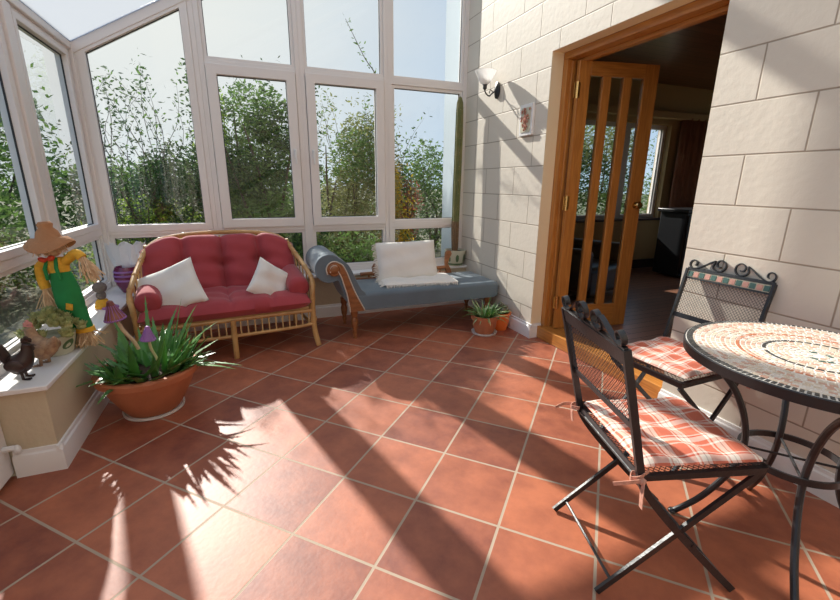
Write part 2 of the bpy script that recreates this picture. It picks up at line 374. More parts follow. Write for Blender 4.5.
bm = B(); bx(bm, -1.07, XW, 3.90, 4.07, ZS - .022, ZS); bx(bm, -1.07, -.842, 2.08, 3.90, ZS - .022, ZS)
struct(obj('trim_2', bm, M['board'], bevel=.004), 'white window sill board')

# ------------------------------------------------------------------ windows
def rect_frame(bm, plane, a0, a1, b0, b1, wdt, d0, d1, top=None):
    """frame of bars in a wall plane. plane 'y': a=x, depth along y; plane 'x': a=y. top=(z at a0, z at a1) for sloping heads"""
    t0, t1 = top if top else (b1, b1)
    def P(a, b, d): return (a, d, b) if plane == 'y' else (d, a, b)
    outer = [(a0, b0), (a1, b0), (a1, t1), (a0, t0)]
    s = (t1 - t0) / (a1 - a0)
    k = math.sqrt(1 + s * s)
    inner = [(a0 + wdt, b0 + wdt), (a1 - wdt, b0 + wdt), (a1 - wdt, t1 - wdt * k - s * wdt), (a0 + wdt, t0 - wdt * k + s * wdt)]
    vo = {}
    for key, ring in (('o', outer), ('i', inner)):
        for di, d in ((0, d0), (1, d1)): vo[key, di] = [bm.verts.new(P(a, b, d)) for a, b in ring]
    for j in range(4):
        q = (j + 1) % 4
        bm.faces.new((vo['o', 0][j], vo['o', 0][q], vo['i', 0][q], vo['i', 0][j]))
        bm.faces.new((vo['o', 1][j], vo['i', 1][j], vo['i', 1][q], vo['o', 1][q]))
        bm.faces.new((vo['o', 0][j], vo['o', 1][j], vo['o', 1][q], vo['o', 0][q]))
        bm.faces.new((vo['i', 0][j], vo['i', 0][q], vo['i', 1][q], vo['i', 1][j]))
    return inner
def pane(parent, plane, ring, d, name='pane'):
    bm = B(); P = (lambda a, b, e: (a, e, b)) if plane == 'y' else (lambda a, b, e: (e, a, b))
    bm.faces.new([bm.verts.new(P(a, b, d)) for a, b in ring])
    g = obj(name, bm, M['glass'], parent, smooth=0)
    bm = B()                                          # black rubber gasket round the glass
    for (a, b), (c, e) in zip(ring, ring[1:] + ring[:1]):
        p0 = Vector(P(a, b, d)); p1 = Vector(P(c, e, d)); bar(bm, [p0, p1], .009, .009, P(0, 0, 1))
    obj('gasket', bm, M['seal'], parent, smooth=0)
    return g
def light(win, plane, a0, a1, b0, b1, wd, d0, d1, top=None, part='frame', bev=.004):
    bm = B(); ring = rect_frame(bm, plane, a0, a1, b0, b1, wd, d0, d1, top)
    f = obj(part, bm, M['frame'], win, smooth=0, bevel=bev); pane(f, plane, ring, (d0 + d1) / 2)
    return f
def handle(parent, x, y, z, plane='y', sgn=-1):
    bm = B()
    if plane == 'y': bx(bm, x - .012, x + .012, y - .012, y, z - .04, z + .04); bx(bm, x - .009, x + .009, y - .045, y - .012, z + .012, z + .03); bx(bm, x - .008, x + .008, y - .047, y - .033, z - .085, z + .03)
    obj('handle', bm, M['white'], parent, bevel=.003)
def window(n, x0, x1, kind, hx=None):
    """one bay of the back wall between mullion centres x0..x1"""
    wn = bpy.data.objects.new('window_%d' % n, None); C.objects.link(wn); wn['kind'] = 'structure'
    y0, y1 = YB, YB + .075
    bm = B()                                         # mullions (half each side) and transoms
    zt = lambda x: roofz(x) + .05
    m = .038
    for xa, xb in ((x0, x0 + m), (x1 - m, x1)):
        vs = [(xa, y0, ZS), (xb, y0, ZS), (xb, y0, zt(xb)), (xa, y0, zt(xa))]
        f = [bm.verts.new(v) for v in vs]; b = [bm.verts.new((v[0], y1, v[2])) for v in vs]
        bm.faces.new(f); bm.faces.new(b[::-1])
        for j in range(4): bm.faces.new((f[j], b[j], b[(j + 1) % 4], f[(j + 1) % 4]))
    bx(bm, x0, x1, y0, y1, ZS, ZS + .045)
    if kind != 'fixed_full': bx(bm, x0 + m, x1 - m, y0, y1, 2.115, 2.165)
    bx(bm, x0 + m, x1 - m, y0, y1, .82, .865)
    obj('frame', bm, M['frame'], wn, smooth=0, bevel=.004)
    a, b = x0 + m, x1 - m
    light(wn, 'y', a, b, ZS + .045, .82, .025, y0 + .012, y1 - .01, part='lower_light', bev=.003)
    if kind == 'fixed_full':
        light(wn, 'y', a, b, .845, 0, .055, y0 - .006, y1 - .01, top=(roofz(a) + .068, roofz(b) + .068), part='upper_light')
        return wn
    light(wn, 'y', a, b, 2.165, 0, .025, y0 + .012, y1 - .01, top=(roofz(a) + .03, roofz(b) + .03), part='upper_light', bev=.003)
    if kind == 'open':
        s = light(wn, 'y', a + .004, b - .004, .855, 2.135, .075, y0 - .018, y1 - .01, part='sash')
        handle(s, hx, y0 - .018, 1.48)
    else:
        light(wn, 'y', a, b, .865, 2.115, .028, y0 + .012, y1 - .01, part='middle_light', bev=.003)
    return wn
window(1, -1.06, -.235, 'fixed_full')
window(2, -.235, .528, 'open', .447)
window(3, .528, 1.305, 'open', .603)
window(4, 1.305, XW, 'fixed')
# gable head beam following the roof, corner post
bm = B()
def sbeam(bm, x0, x1, y0, y1, lo, hi):
    v = [(x0, roofz(x0) + lo), (x1, roofz(x1) + lo), (x1, roofz(x1) + hi), (x0, roofz(x0) + hi)]
    f = [bm.verts.new((a, y0, b)) for a, b in v]; b_ = [bm.verts.new((a, y1, b)) for a, b in v]
    bm.faces.new(f); bm.faces.new(b_[::-1])
    for j in range(4): bm.faces.new((f[j], b_[j], b_[(j + 1) % 4], f[(j + 1) % 4]))
sbeam(bm, -1.12, XW, YB - .012, YB + .10, .028, .115)
struct(obj('trim_3', bm, M['frame'], smooth=0, bevel=.005), 'sloping white beam over the back windows')
bm = B(); bx(bm, XL - .06, XL + .025, YB - .015, YB + .10, ZS, roofz(-1.03) + .05)
struct(obj('trim_4', bm, M['frame'], smooth=0, bevel=.006), 'white corner post of the glazing')

def lwindow(n, y0, y1, door=False):
    wn = bpy.data.objects.new('window_%d' % n, None); C.objects.link(wn); wn['kind'] = 'structure'
    x1, x0 = XL, XL - .075; m = .03; zb = ZS if not door else .0
    bm = B(); bx(bm, x0, x1, y0, y0 + m, zb, 2.12); bx(bm, x0, x1, y1 - m, y1, zb, 2.12)
    bx(bm, x0, x1, y0, y1, zb, zb + .05); bx(bm, x0, x1, y0, y1, 2.12, 2.15); bx(bm, x0, x1, y0 + m, y1 - m, .83, .88)
    obj('frame', bm, M['frame'], wn, smooth=0, bevel=.004)
    a, b = y0 + m, y1 - m
    if door:
        bm = B(); bx(bm, x0 + .02, x1 - .02, a, b, .05, .83); obj('panel', bm, M['board'], wn, bevel=.004)
    else: light(wn, 'x', a, b, zb + .05, .83, .025, x0 + .01, x1 - .012, part='lower_light', bev=.003)
    light(wn, 'x', a, b, .88, 2.12, .042, x0 + .01, x1 + .006, part='sash')
    return wn
lwindow(5, 3.16, 4.03); lwindow(6, 2.11, 3.06)
bm = B(); bx(bm, XL - .075, XL + .015, 3.06, 3.16, ZS, 2.13); struct(obj('trim_5', bm, M['frame'], smooth=0, bevel=.006), 'white post between the two left windows')
bm = B(); bx(bm, XL - .10, XL + .02, YF, 4.05, 2.135, 2.20); struct(obj('trim_6', bm, M['frame'], smooth=0, bevel=.006), 'white eaves beam over the left windows')
lwindow(7, .28, 1.2, True); lwindow(8, -1.55, -.6, True)
# white door in the left glazing, its edge just inside the picture
d2 = bpy.data.objects.new('door_2', None); C.objects.link(d2); d2['kind'] = 'structure'
bm = B(); bx(bm, XL - .06, XL + .03, 1.25, 2.105, .02, .83); rect_frame(bm, 'x', 1.25, 2.105, .83, 2.06, .09, XL - .06, XL + .03)
obj('leaf', bm, M['board'], d2, bevel=.006)
pane(d2, 'x', [(1.34, .92), (2.015, .92), (2.015, 1.97), (1.34, 1.97)], XL - .01)
bm = B(); tube(bm, [(XL + .03, 2.07, .155), (XL + .06, 2.07, .155), (XL + .075, 2.07, .15)], .012); blob(bm, (XL + .075, 2.07, .145), (.014, .014, .022)); obj('door_stop', bm, M['white'], d2)
# glass roof
rf = bpy.data.objects.new('ceiling', None); C.objects.link(rf); rf['kind'] = 'structure'
bm = B()
for y in (2.3, 1.4, .5, -.4, -1.3): sbeam(bm, -1.1, XW, y - .025, y + .025, .03, .11)
obj('rafter', bm, M['frame'], rf, smooth=0)
bm = B(); v = [(-1.15, YF), (XW, YF), (XW, 4.12), (-1.15, 4.12)]; bm.faces.new([bm.verts.new((x, y, roofz(x) + .10)) for x, y in v]); obj('pane', bm, M['roof'], rf, smooth=0)

# ------------------------------------------------------------------ doorway and the room behind it
bm = B()
bx(bm, 2.216, 2.335, 2.715, 2.763, .1, 2.10); bx(bm, 2.216, 2.335, 1.527, 1.575, .1, 2.10)
bx(bm, 2.250, 2.285, 2.700, 2.716, .1, 2.09)
struct(obj('trim_7', bm, M['oak'], smooth=0, bevel=.003), 'varnished oak door jambs')
bm = B(); bx(bm, 2.216, 2.335, 1.527, 2.763, 2.10, 2.148); bx(bm, 2.29, 2.335, 1.575, 2.715, 2.075, 2.10)
struct(obj('trim_8', bm, M['oaky'], smooth=0, bevel=.003), 'varnished oak door head')
bm = B(); bx(bm, 2.17, 2.345, 1.527, 2.763, 0, .1); struct(obj('trim_9', bm, M['oaky'], smooth=0, bevel=.008), 'oak door sill step')
dr = bpy.data.objects.new('door_1', None); C.objects.link(dr); dr['kind'] = 'structure'
dr.location = (2.262, 2.655, .105); dr.rotation_euler = (0, 0, math.radians(-11.5))
W_, H_ = .63, 1.975
bm = B(); st = .090; sl = .100; ms = (W_ - 2 * st - .02 - 3 * sl) / 2
xs = [0, st]
bx(bm, 0, st, -.02, .02, 0, H_); bx(bm, W_ - st - .02, W_, -.02, .02, 0, H_)
x = st
for k in range(2):
    x += sl; bx(bm, x, x + ms, -.02, .02, .19, H_ - .095); x += ms
obj('stile', bm, M['oak'], dr, smooth=0, bevel=.003)
bm = B(); bx(bm, st, W_ - st - .02, -.02, .02, 0, .19); bx(bm, st, W_ - st - .02, -.02, .02, H_ - .095, H_); obj('rail', bm, M['oakx'], dr, smooth=0, bevel=.003)
bm = B(); bx(bm, st, W_ - st - .02, -.003, .003, .19, H_ - .095); obj('pane', bm, M['glass'], dr, smooth=0)
bm = B()
for s in (-1, 1):
    lathe(bm, [(.024, 0), (.024, .006), (.009, .008), (.009, .03), (.022, .036), (.028, .05), (.022, .062), (.004, .066)], (W_ - .05, s * .02, .985), 20, rot=Matrix.Rotation(s * -PI / 2, 3, 'X'))
obj('knob', bm, M['brass'], dr)
for z in (.22, 1.0, 1.78):
    bm = B(); bx(bm, -.030, .012, -.030, -.0205, z - .05, z + .05); tube(bm, [(-.010, -.032, z - .055), (-.010, -.032, z + .055)], .009); obj('hinge', bm, M['brass'], dr)

YI = 4.392; XR = 7.4
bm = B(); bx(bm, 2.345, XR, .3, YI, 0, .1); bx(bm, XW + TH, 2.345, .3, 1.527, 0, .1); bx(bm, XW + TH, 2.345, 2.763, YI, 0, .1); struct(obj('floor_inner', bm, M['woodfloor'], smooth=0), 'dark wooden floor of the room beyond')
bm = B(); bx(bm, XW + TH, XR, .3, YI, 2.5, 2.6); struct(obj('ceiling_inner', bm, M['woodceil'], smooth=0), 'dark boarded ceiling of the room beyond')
bm = B(); WX0, WX1, WZ0, WZ1 = 3.9, 5.40, .80, 2.02
bx(bm, XW + TH, WX0, YI, YI + .2, 0, 2.6); bx(bm, WX1, XR, YI, YI + .2, 0, 2.6); bx(bm, WX0, WX1, YI, YI + .2, 0, WZ0); bx(bm, WX0, WX1, YI, YI + .2, WZ1, 2.6)
struct(obj('wall_inner_back', bm, M['inwall'], smooth=0))
bm = B(); bx(bm, XR, XR + .1, 3.9, YI + .2, 0, 2.6); bx(bm, XR, XR + .1, .2, .8, 0, 2.6); bx(bm, XR, XR + .1, .8, 3.9, 0, .5); bx(bm, XR, XR + .1, .8, 3.9, 2.3, 2.6); bx(bm, XW + TH, XR, .2, .3, 0, 2.6); struct(obj('wall_inner_right', bm, M['inwall'], smooth=0))
wn = bpy.data.objects.new('window_9', None); C.objects.link(wn); wn['kind'] = 'structure'
bm = B(); r1 = rect_frame(bm, 'y', WX0, 4.72, WZ0, WZ1, .05, YI + .08, YI + .15); r2 = rect_frame(bm, 'y', 4.72, WX1, WZ0, WZ1, .05, YI + .08, YI + .15)
obj('frame', bm, M['frame'], wn, smooth=0); pane(wn, 'y', r1, YI + .11); pane(wn, 'y', r2, YI + .11)
wz = bpy.data.objects.new('window_10', None); C.objects.link(wz); wz['kind'] = 'structure'  # unseen glazing added in the side wall to let skylight into the dark inner room
bm = B(); r1 = rect_frame(bm, 'x', .8, 2.35, .5, 2.3, .06, XR, XR + .07); r2 = rect_frame(bm, 'x', 2.35, 3.9, .5, 2.3, .06, XR, XR + .07); obj('frame', bm, M['frame'], wz, smooth=0); pane(wz, 'x', r1, XR + .035); pane(wz, 'x', r2, XR + .035)
bm = B(); bx(bm, WX0 - .04, WX1 + .04, YI - .03, YI + .08, WZ0 - .03, WZ0); obj('sill', bm, M['darkwood'], wn)
bm = B(); bx(bm, 2.3, 6.6, YI - .02, YI, .1, .22); struct(obj('baseboard_inner', bm, M['darkwood']))
# curtain
def curtain(name, x0, x1, label):
    bm = B(); n = 40; r0 = []; r1 = []
    for i in range(n + 1):
        x = x0 + (x1 - x0) * i / n; y = YI - .09 + .035 * math.sin(i * 1.25) + .01 * math.sin(i * .6)
        r0.append(bm.verts.new((x, y, .12))); r1.append(bm.verts.new((x, y, 2.1)))
    for i in range(n): bm.faces.new((r0[i], r0[i + 1], r1[i + 1], r1[i]))
    o = obj(name, bm, M['curtain'], smooth=60); s = o.modifiers.new('s', 'SOLIDIFY'); s.thickness = .006
    return tag(o, label, 'curtain')
curtain('curtain', 5.50, 6.0, 'long brown curtain right of the window in the room beyond the door')
bm = B(); bx(bm, 3.7, 6.15, YI - .12, YI - .015, 2.08, 2.16); tag(obj('curtain_pelmet', bm, M['inwall'], bevel=.005), 'pale wooden pelmet over the window in the room beyond', 'pelmet')
cb = thing('cabinet', 'black cabinet standing before the curtain in the dark room beyond', 'cabinet', (5.10, 3.87, .1))
bm = B(); bx(bm, -.12, .9, -.22, .15, .03, .82); obj('body', bm, M['blackbox'], cb, bevel=.01)
bm = B(); bx(bm, -.15, .93, -.25, .18, .82, .86); obj('top', bm, M['blackbox'], cb, bevel=.006)
bm = B(); bx(bm, -.10, .38, -.235, -.22, .06, .79); obj('door', bm, M['blackbox'], cb, bevel=.004)
bm = B(); bx(bm, .40, .88, -.235, -.22, .06, .79); obj('door', bm, M['blackbox'], cb, bevel=.004)
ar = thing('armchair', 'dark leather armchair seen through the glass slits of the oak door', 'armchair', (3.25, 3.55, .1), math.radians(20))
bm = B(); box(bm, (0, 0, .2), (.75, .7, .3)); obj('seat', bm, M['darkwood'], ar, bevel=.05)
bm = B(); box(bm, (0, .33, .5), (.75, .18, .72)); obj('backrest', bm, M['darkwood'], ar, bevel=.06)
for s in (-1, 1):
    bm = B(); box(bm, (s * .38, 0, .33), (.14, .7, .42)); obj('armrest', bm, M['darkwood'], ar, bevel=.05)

# ------------------------------------------------------------------ soft shapes
def pillow_bm(w, h, t, nx=28, ny=22, pinch=.10, seed=0, wr=.006):
    """pillow in the xz plane, thickness along y"""
    rr = random.Random(seed); ph = [rr.uniform(0, 6) for _ in range(4)]
    bm = B(); F = []; K = []
    for i in range(nx + 1):
        fa, ka = [], []
        for j in range(ny + 1):
            u = -1 + 2 * i / nx; v = -1 + 2 * j / ny
            x = u * w / 2 * (1 - pinch * (1 - v * v) * u * u * .6); z = v * h / 2 * (1 - pinch * (1 - u * u) * v * v * .6)
            th = t / 2 * (max(0, (1 - u ** 4)) ** .55) * (max(0, (1 - v ** 4)) ** .55)
            th += wr * math.sin(5 * u + ph[0] + 3 * v) * (1 - u * u) + wr * math.sin(7 * v + ph[1] - 2 * u) * (1 - v * v)
            edge = i in (0, nx) or j in (0, ny)
            a = bm.verts.new((x, -th if not edge else 0, z)); fa.append(a); ka.append(a if edge else bm.verts.new((x, th, z)))
        F.append(fa); K.append(ka)
    for i in range(nx):
        for j in range(ny):
            bm.faces.new((F[i][j], F[i + 1][j], F[i + 1][j + 1], F[i][j + 1])); bm.faces.new((K[i][j], K[i][j + 1], K[i + 1][j + 1], K[i + 1][j]))
    return bm
def xform(bm, rot=None, loc=None):
    if rot is not None: bmesh.ops.rotate(bm, verts=bm.verts, cent=(0, 0, 0), matrix=rot)
    if loc is not None: bmesh.ops.translate(bm, verts=bm.verts, vec=loc)
    return bm
RX = lambda d: Matrix.Rotation(math.radians(d), 3, 'X'); RY = lambda d: Matrix.Rotation(math.radians(d), 3, 'Y'); RZ = lambda d: Matrix.Rotation(math.radians(d), 3, 'Z')

# ------------------------------------------------------------------ cane sofa
sf = thing('cane_sofa', 'two-seat bamboo cane sofa with red tufted cushions by the corner windows', 'sofa', (-.16, 3.18, 0), math.radians(5.4))
arch = [(.575, .0, .30), (.582, .0, .43), (.595, .05, .51), (.58, .17, .58), (.545, .36, .67), (.50, .50, .755), (.41, .59, .812), (.22, .635, .838), (0, .655, .843)]
arch = arch + [(-x, y, z) for x, y, z in arch[-2::-1]]
bm = B(); sp = spline(arch, 7); tube(bm, sp, .017, 10)
for i in range(4, len(sp) - 2, 6): tube(bm, [sp[i] + (sp[i + 1] - sp[i]) * .0, sp[i] + (sp[i + 1] - sp[i]).normalized() * .012], .0205, 10)
obj('top_rail', bm, M['rattan'], sf)
for s in (-1, 1):
    bm = B(); tube(bm, spline([(s * .60, -.03, 0), (s * .582, -.01, .10), (s * .575, 0, .22), (s * .575, 0, .32)], 6), .021, 10)
    tube(bm, [(s * .576, 0, .20), (s * .576, 0, .23)], .026, 10); obj('leg', bm, M['rattan'], sf)
    bm = B(); tube(bm, spline([(s * .55, .62, 0), (s * .55, .60, .3), (s * .545, .56, .55), (s * .50, .52, .78)], 6), .019, 10); obj('leg', bm, M['rattan'], sf)
bm = B(); tube(bm, [(0, -.025, 0), (0, -.025, .29)], .019, 10); tube(bm, [(0, -.025, .16), (0, -.025, .185)], .024, 10); obj('leg', bm, M['rattan'], sf)
bm = B()
for z in (.285,): tube(bm, [(-.575, 0, z), (.575, 0, z)], .016, 8)
tube(bm, spline([(-.575, -.005, .20), (-.5, -.005, .17), (0, -.01, .165), (.5, -.005, .17), (.575, -.005, .20)], 6), .013, 8)
for s in (-1, 1): tube(bm, [(s * .575, 0, .285), (s * .555, .60, .285)], .016, 8); tube(bm, [(s * .577, 0, .15), (s * .555, .60, .15)], .012, 8)
tube(bm, [(-.55, .60, .285), (.55, .60, .285)], .016, 8)
obj('seat_rail', bm, M['rattan'], sf)
bm = B()
for i in range(-11, 12):
    if i: tube(bm, [(i * .049, -.005, .17), (i * .049, -.003, .28)], .0055, 6)
for i in range(-10, 11): tube(bm, [(i * .05, .60, .28), (i * .046, .640, .82 - .0009 * i * i - (.0 if abs(i) < 8 else .04))], .006, 6)
for s in (-1, 1):
    for k in range(1, 7): tube(bm, [(s * .57, k * .075, .28), (s * (.60 - .17 * k * .075), k * .075, .475 + k * .075 * .60)], .006, 6)
obj('spindle', bm, M['wicker'], sf)
bm = B(); bx(bm, -.55, .55, .01, .58, .29, .315); obj('seat_base', bm, M['wicker'], sf)
# seat cushion: rounded slab
def slab(w, d, t, nx=40, ny=20, tuft=None, seed=1, r=.5):
    rr = random.Random(seed); ph = [rr.uniform(0, 6) for _ in range(6)]; bm = B(); T = []; U = []
    for i in range(nx + 1):
        a, b = [], []
        for j in range(ny + 1):
            u = -1 + 2 * i / nx; v = -1 + 2 * j / ny
            e = (max(0, 1 - u ** 8) ** r) * (max(0, 1 - v ** 6) ** r)
            h = t / 2 * e + .005 * math.sin(9 * u + ph[0] + 4 * v) * e + .004 * math.sin(13 * v + ph[1] + 6 * u) * e
            if tuft: h += tuft(u, v) * e
            edge = i in (0, nx) or j in (0, ny)
            p = bm.verts.new((u * w / 2, v * d / 2, h if not edge else 0)); a.append(p); b.append(p if edge else bm.verts.new((u * w / 2, v * d / 2, -t / 2 * e)))
        T.append(a); U.append(b)
    for i in range(nx):
        for j in range(ny):
            bm.faces.new((T[i][j], T[i + 1][j], T[i + 1][j + 1], T[i][j + 1])); bm.faces.new((U[i][j], U[i][j + 1], U[i + 1][j + 1], U[i + 1][j]))
    return bm
def seam(u, v):
    g = 0
    for c in (-.5, 0, .5): g -= .022 * math.exp(-(abs(u - c) / .035) ** 1.5)
    for c in (-.5, 0, .5): g -= .018 * math.exp(-((u - c) ** 2 / .006 + (v + .1) ** 2 / .02))
    return g
bm = slab(1.13, .62, .145, tuft=seam, nx=64, r=.42)
xform(bm, RX(3), (0, .27, .375)); obj('seat_cushion', bm, M['red'], sf, smooth=60)
def backshape(u, v):
    g = 0
    for c in (-.5, 0, .5): g -= .075 * math.exp(-(abs(u - c) / .06) ** 1.3)
    for c in (-.5, 0, .5): g -= .05 * math.exp(-((u - c) ** 2 / .02 + (v - .05) ** 2 / .02))
    return g
bm = slab(1.10, .49, .17, tuft=backshape, nx=90, ny=34)
for v in bm.verts:                                       # round the top corners and flare the sections
    q = max(0, abs(v.co.x) - .32) / .23
    for c_ in (-.275, 0, .275): v.co.y -= .022 * math.exp(-(abs(v.co.x - c_) / .03) ** 1.4) * max(0, v.co.y / .24)
    v.co.y -= .10 * q * q * max(0, (v.co.y + .23) / .46)
    v.co.z -= 0
xform(bm, RX(72), (0, .50, .603))
for v in bm.verts: v.co.y -= .22 * max(0, abs(v.co.x) - .25) ** 1.5
obj('back_cushion', bm, M['red'], sf, smooth=60)
for s in (-1, 1):
    bm = B(); lathe(bm, [(.01, -.21), (.055, -.205), (.075, -.19), (.08, -.15), (.082, 0), (.08, .16), (.074, .2), (.05, .215), (.005, .21)], (0, 0, 0), 24)
    for v in bm.verts: v.co += v.co.normalized() * .003 * math.sin(v.co.z * 60 + v.co.x * 40)
    xform(bm, RX(90), None); xform(bm, RX(8), (s * .495, .235 + .02 * s, .485)); obj('bolster', bm, M['red'], sf, smooth=60)
def throw(name, bm, label, m, loc, rot, group=None):
    o = obj(name, bm, m, smooth=60); o.location = loc; o.rotation_euler = rot; return tag(o, label, 'cushion', group)
throw('throw_pillow', pillow_bm(.41, .35, .11, seed=3), 'larger plain cream pillow leaning at the left end of the red sofa', M['cream'], (-.535, 3.30, .507), (math.radians(-30), math.radians(-22), math.radians(-4)), 'cream pillows on the sofa')
throw('throw_pillow', pillow_bm(.30, .30, .09, seed=5), 'smaller plain cream pillow leaning at the right end of the red sofa', M['cream'], (.125, 3.375, .495), (math.radians(-26), math.radians(36), math.radians(14)), 'cream pillows on the sofa')

# ------------------------------------------------------------------ chaise longue
ch = thing('chaise_longue', 'blue-grey velvet chaise longue with scrolled arm and carved wood under the back windows', 'chaise longue', (0, 0, 0))
Y0, Y1 = 3.22, 3.76
# upholstered seat with rounded edges
bm = B(); n = 50
def secti(x, k):
    zb, zt = .245, .385
    r = .035
    pts = []
    for (cy, cz, a0) in ((Y0 + r, zb + .01, 180), (Y0 + r, zt - r, 180), (Y1 - r, zt - r, 90), (Y1 - r, zb + .01, 0)):
        if cz == zb + .01: pts.append((cy + (-r if a0 == 180 else r), zb)); continue
        for q in range(5):
            a = math.radians(a0 - q * 22.5); pts.append((cy + r * math.cos(a), cz + r * math.sin(a)))
    return pts
rings = []
for i in range(n + 1):
    x = .74 + (2.085 - .74) * i / n; P = secti(x, i); end = max(0, (x - 2.02) / .065)
    cy = (Y0 + Y1) / 2; zc = .31
    rings.append([bm.verts.new((x, cy + (y - cy) * (1 - .08 * end ** 2), zc + (z - zc) * (1 - .25 * end ** 3) + .012 * math.sin(PI * min(1, max(0, (y - Y0) / (Y1 - Y0)))) * (z > zc))) for y, z in P])
for a, b in zip(rings, rings[1:]):
    for j in range(len(a)): bm.faces.new((a[j], a[(j + 1) % len(a)], b[(j + 1) % len(a)], b[j]))
bm.faces.new(rings[0][::-1]); bm.faces.new(rings[-1]); obj('seat', bm, M['blue'], ch, smooth=50)
# scrolled head: profile in xz extruded along y
def head_profile(off=0):
    outer = [(.735, .25), (.70, .30), (.665, .38), (.63, .47), (.60, .53)]
    cx, cz, r = .555, .60, .112 + off
    arc = [(cx + r * math.cos(math.radians(a)), cz + r * math.sin(math.radians(a))) for a in (-60, -90, -120, -150, 180, 150, 120, 90, 65, 40)]
    inner = [(.70, .625), (.735, .56), (.765, .49), (.80, .42), (.84, .375), (.86, .25)]
    return outer[:4] + arc + inner
P = [Vector((x, 0, z)) for x, z in head_profile()]
P = spline([p for p in P], 3)
bm = B(); f = [bm.verts.new((p.x, Y0 + .005, p.z)) for p in P]; g = [bm.verts.new((p.x, Y1, p.z)) for p in P]
for j in range(len(P)): bm.faces.new((f[j], f[(j + 1) % len(P)], g[(j + 1) % len(P)], g[j]))
bm.faces.new(f); bm.faces.new(g[::-1]); obj('scrolled_arm', bm, M['blue'], ch, smooth=40, bevel=.012)
# carved wood facing: scroll ribbon on the front
spn = []
for k in range(26):
    a = math.radians(200 - k * 20 + 160); r = .012 + .0022 * k
    spn.append((.575 + r * math.cos(a), .595 + r * math.sin(a)))
bm = B()
lathe(bm, [(.052, 0), (.052, .012), (.042, .020), (.038, .014), (.026, .022), (.004, .026)], (.588, Y0 - .0, .595), 28, rot=RX(90))
face = [((.535, .560), (.555, .575))]
for a_ in (200, 170, 140, 110, 80, 55): q = math.radians(a_); face.append(((.588 + .062 * math.cos(q), .597 + .062 * math.sin(q)), (.588 + .030 * math.cos(q), .597 + .030 * math.sin(q))))
face += [((.655, .625), (.612, .590)), ((.685, .565), (.638, .535)), ((.712, .49), (.658, .465)), ((.742, .41), (.678, .395)), ((.782, .325), (.690, .32)), ((.812, .265), (.698, .27)), ((.818, .243), (.698, .243))]
A_ = spline([(a[0], Y0 - .012, a[1]) for a, b in face], 5); Bq = spline([(b[0], Y0 - .012, b[1]) for a, b in face], 5)
va = [bm.verts.new(p) for p in A_]; vb = [bm.verts.new(p) for p in Bq]; vc = [bm.verts.new((p.x, Y0 + .01, p.z)) for p in A_]; vd = [bm.verts.new((p.x, Y0 + .01, p.z)) for p in Bq]
for j in range(len(va) - 1):
    bm.faces.new((va[j], va[j + 1], vb[j + 1], vb[j])); bm.faces.new((va[j], vc[j], vc[j + 1], va[j + 1])); bm.faces.new((vb[j], vb[j + 1], vd[j + 1], vd[j]))
obj('carved_facing', bm, M['walnut'], ch, smooth=40)
bm = B(); tube(bm, [(p.x, Y0 - .014, p.z) for p in A_], .005, 6); tube(bm, [(p.x, Y0 - .014, p.z) for p in Bq], .005, 6)
obj('piping', bm, M['piping'], ch)
legp = [(.020, 0), (.012, .004), (.014, .03), (.020, .05), (.016, .07), (.026, .10), (.030, .15), (.022, .18), (.030, .20), (.030, .25)]
for (x, y) in ((.745, Y0 + .05), (.745, Y1 - .09), (2.0, Y0 + .06), (2.0, Y1 - .08)):
    bm = B(); lathe(bm, legp, (x, y, 0), 20); obj('leg', bm, M['walnut'], ch)
# low carved back rail
bm = B(); tube(bm, [(.92, 3.735, .432), (1.80, 3.735, .445)], .017, 10); bx(bm, .86, 1.82, 3.72, 3.75, .375, .40)
for x in (1.0, 1.12, 1.24, 1.36, 1.48, 1.60, 1.72): lathe(bm, [(.007, 0), (.012, .012), (.006, .02), (.012, .03), (.007, .042)], (x, 3.735, .395), 12)
obj('back_rail', bm, M['walnut'], ch)
bm = B(); pr = [(1.79, .385), (1.845, .385), (1.83, .43), (1.80, .48), (1.815, .53), (1.84, .575), (1.83, .605), (1.80, .615), (1.775, .59), (1.77, .52), (1.775, .44)]
f = [bm.verts.new((x, 3.715, z)) for x, z in pr]; g = [bm.verts.new((x, 3.75, z)) for x, z in pr]; bm.faces.new(f); bm.faces.new(g[::-1])
for j in range(len(pr)): bm.faces.new((f[j], g[j], g[(j + 1) % len(pr)], f[(j + 1) % len(pr)]))
obj('rail_end', bm, M['walnut'], ch, bevel=.006)
bm = B(); pr = [(1.04, .39), (1.09, .39), (1.10, .45), (1.08, .50), (1.055, .53), (1.03, .49)]
f = [bm.verts.new((x, 3.715, z)) for x, z in pr]; g = [bm.verts.new((x, 3.75, z)) for x, z in pr]; bm.faces.new(f); bm.faces.new(g[::-1])
for j in range(len(pr)): bm.faces.new((f[j], g[j], g[(j + 1) % len(pr)], f[(j + 1) % len(pr)]))
obj('rail_end', bm, M['walnut'], ch, bevel=.006)

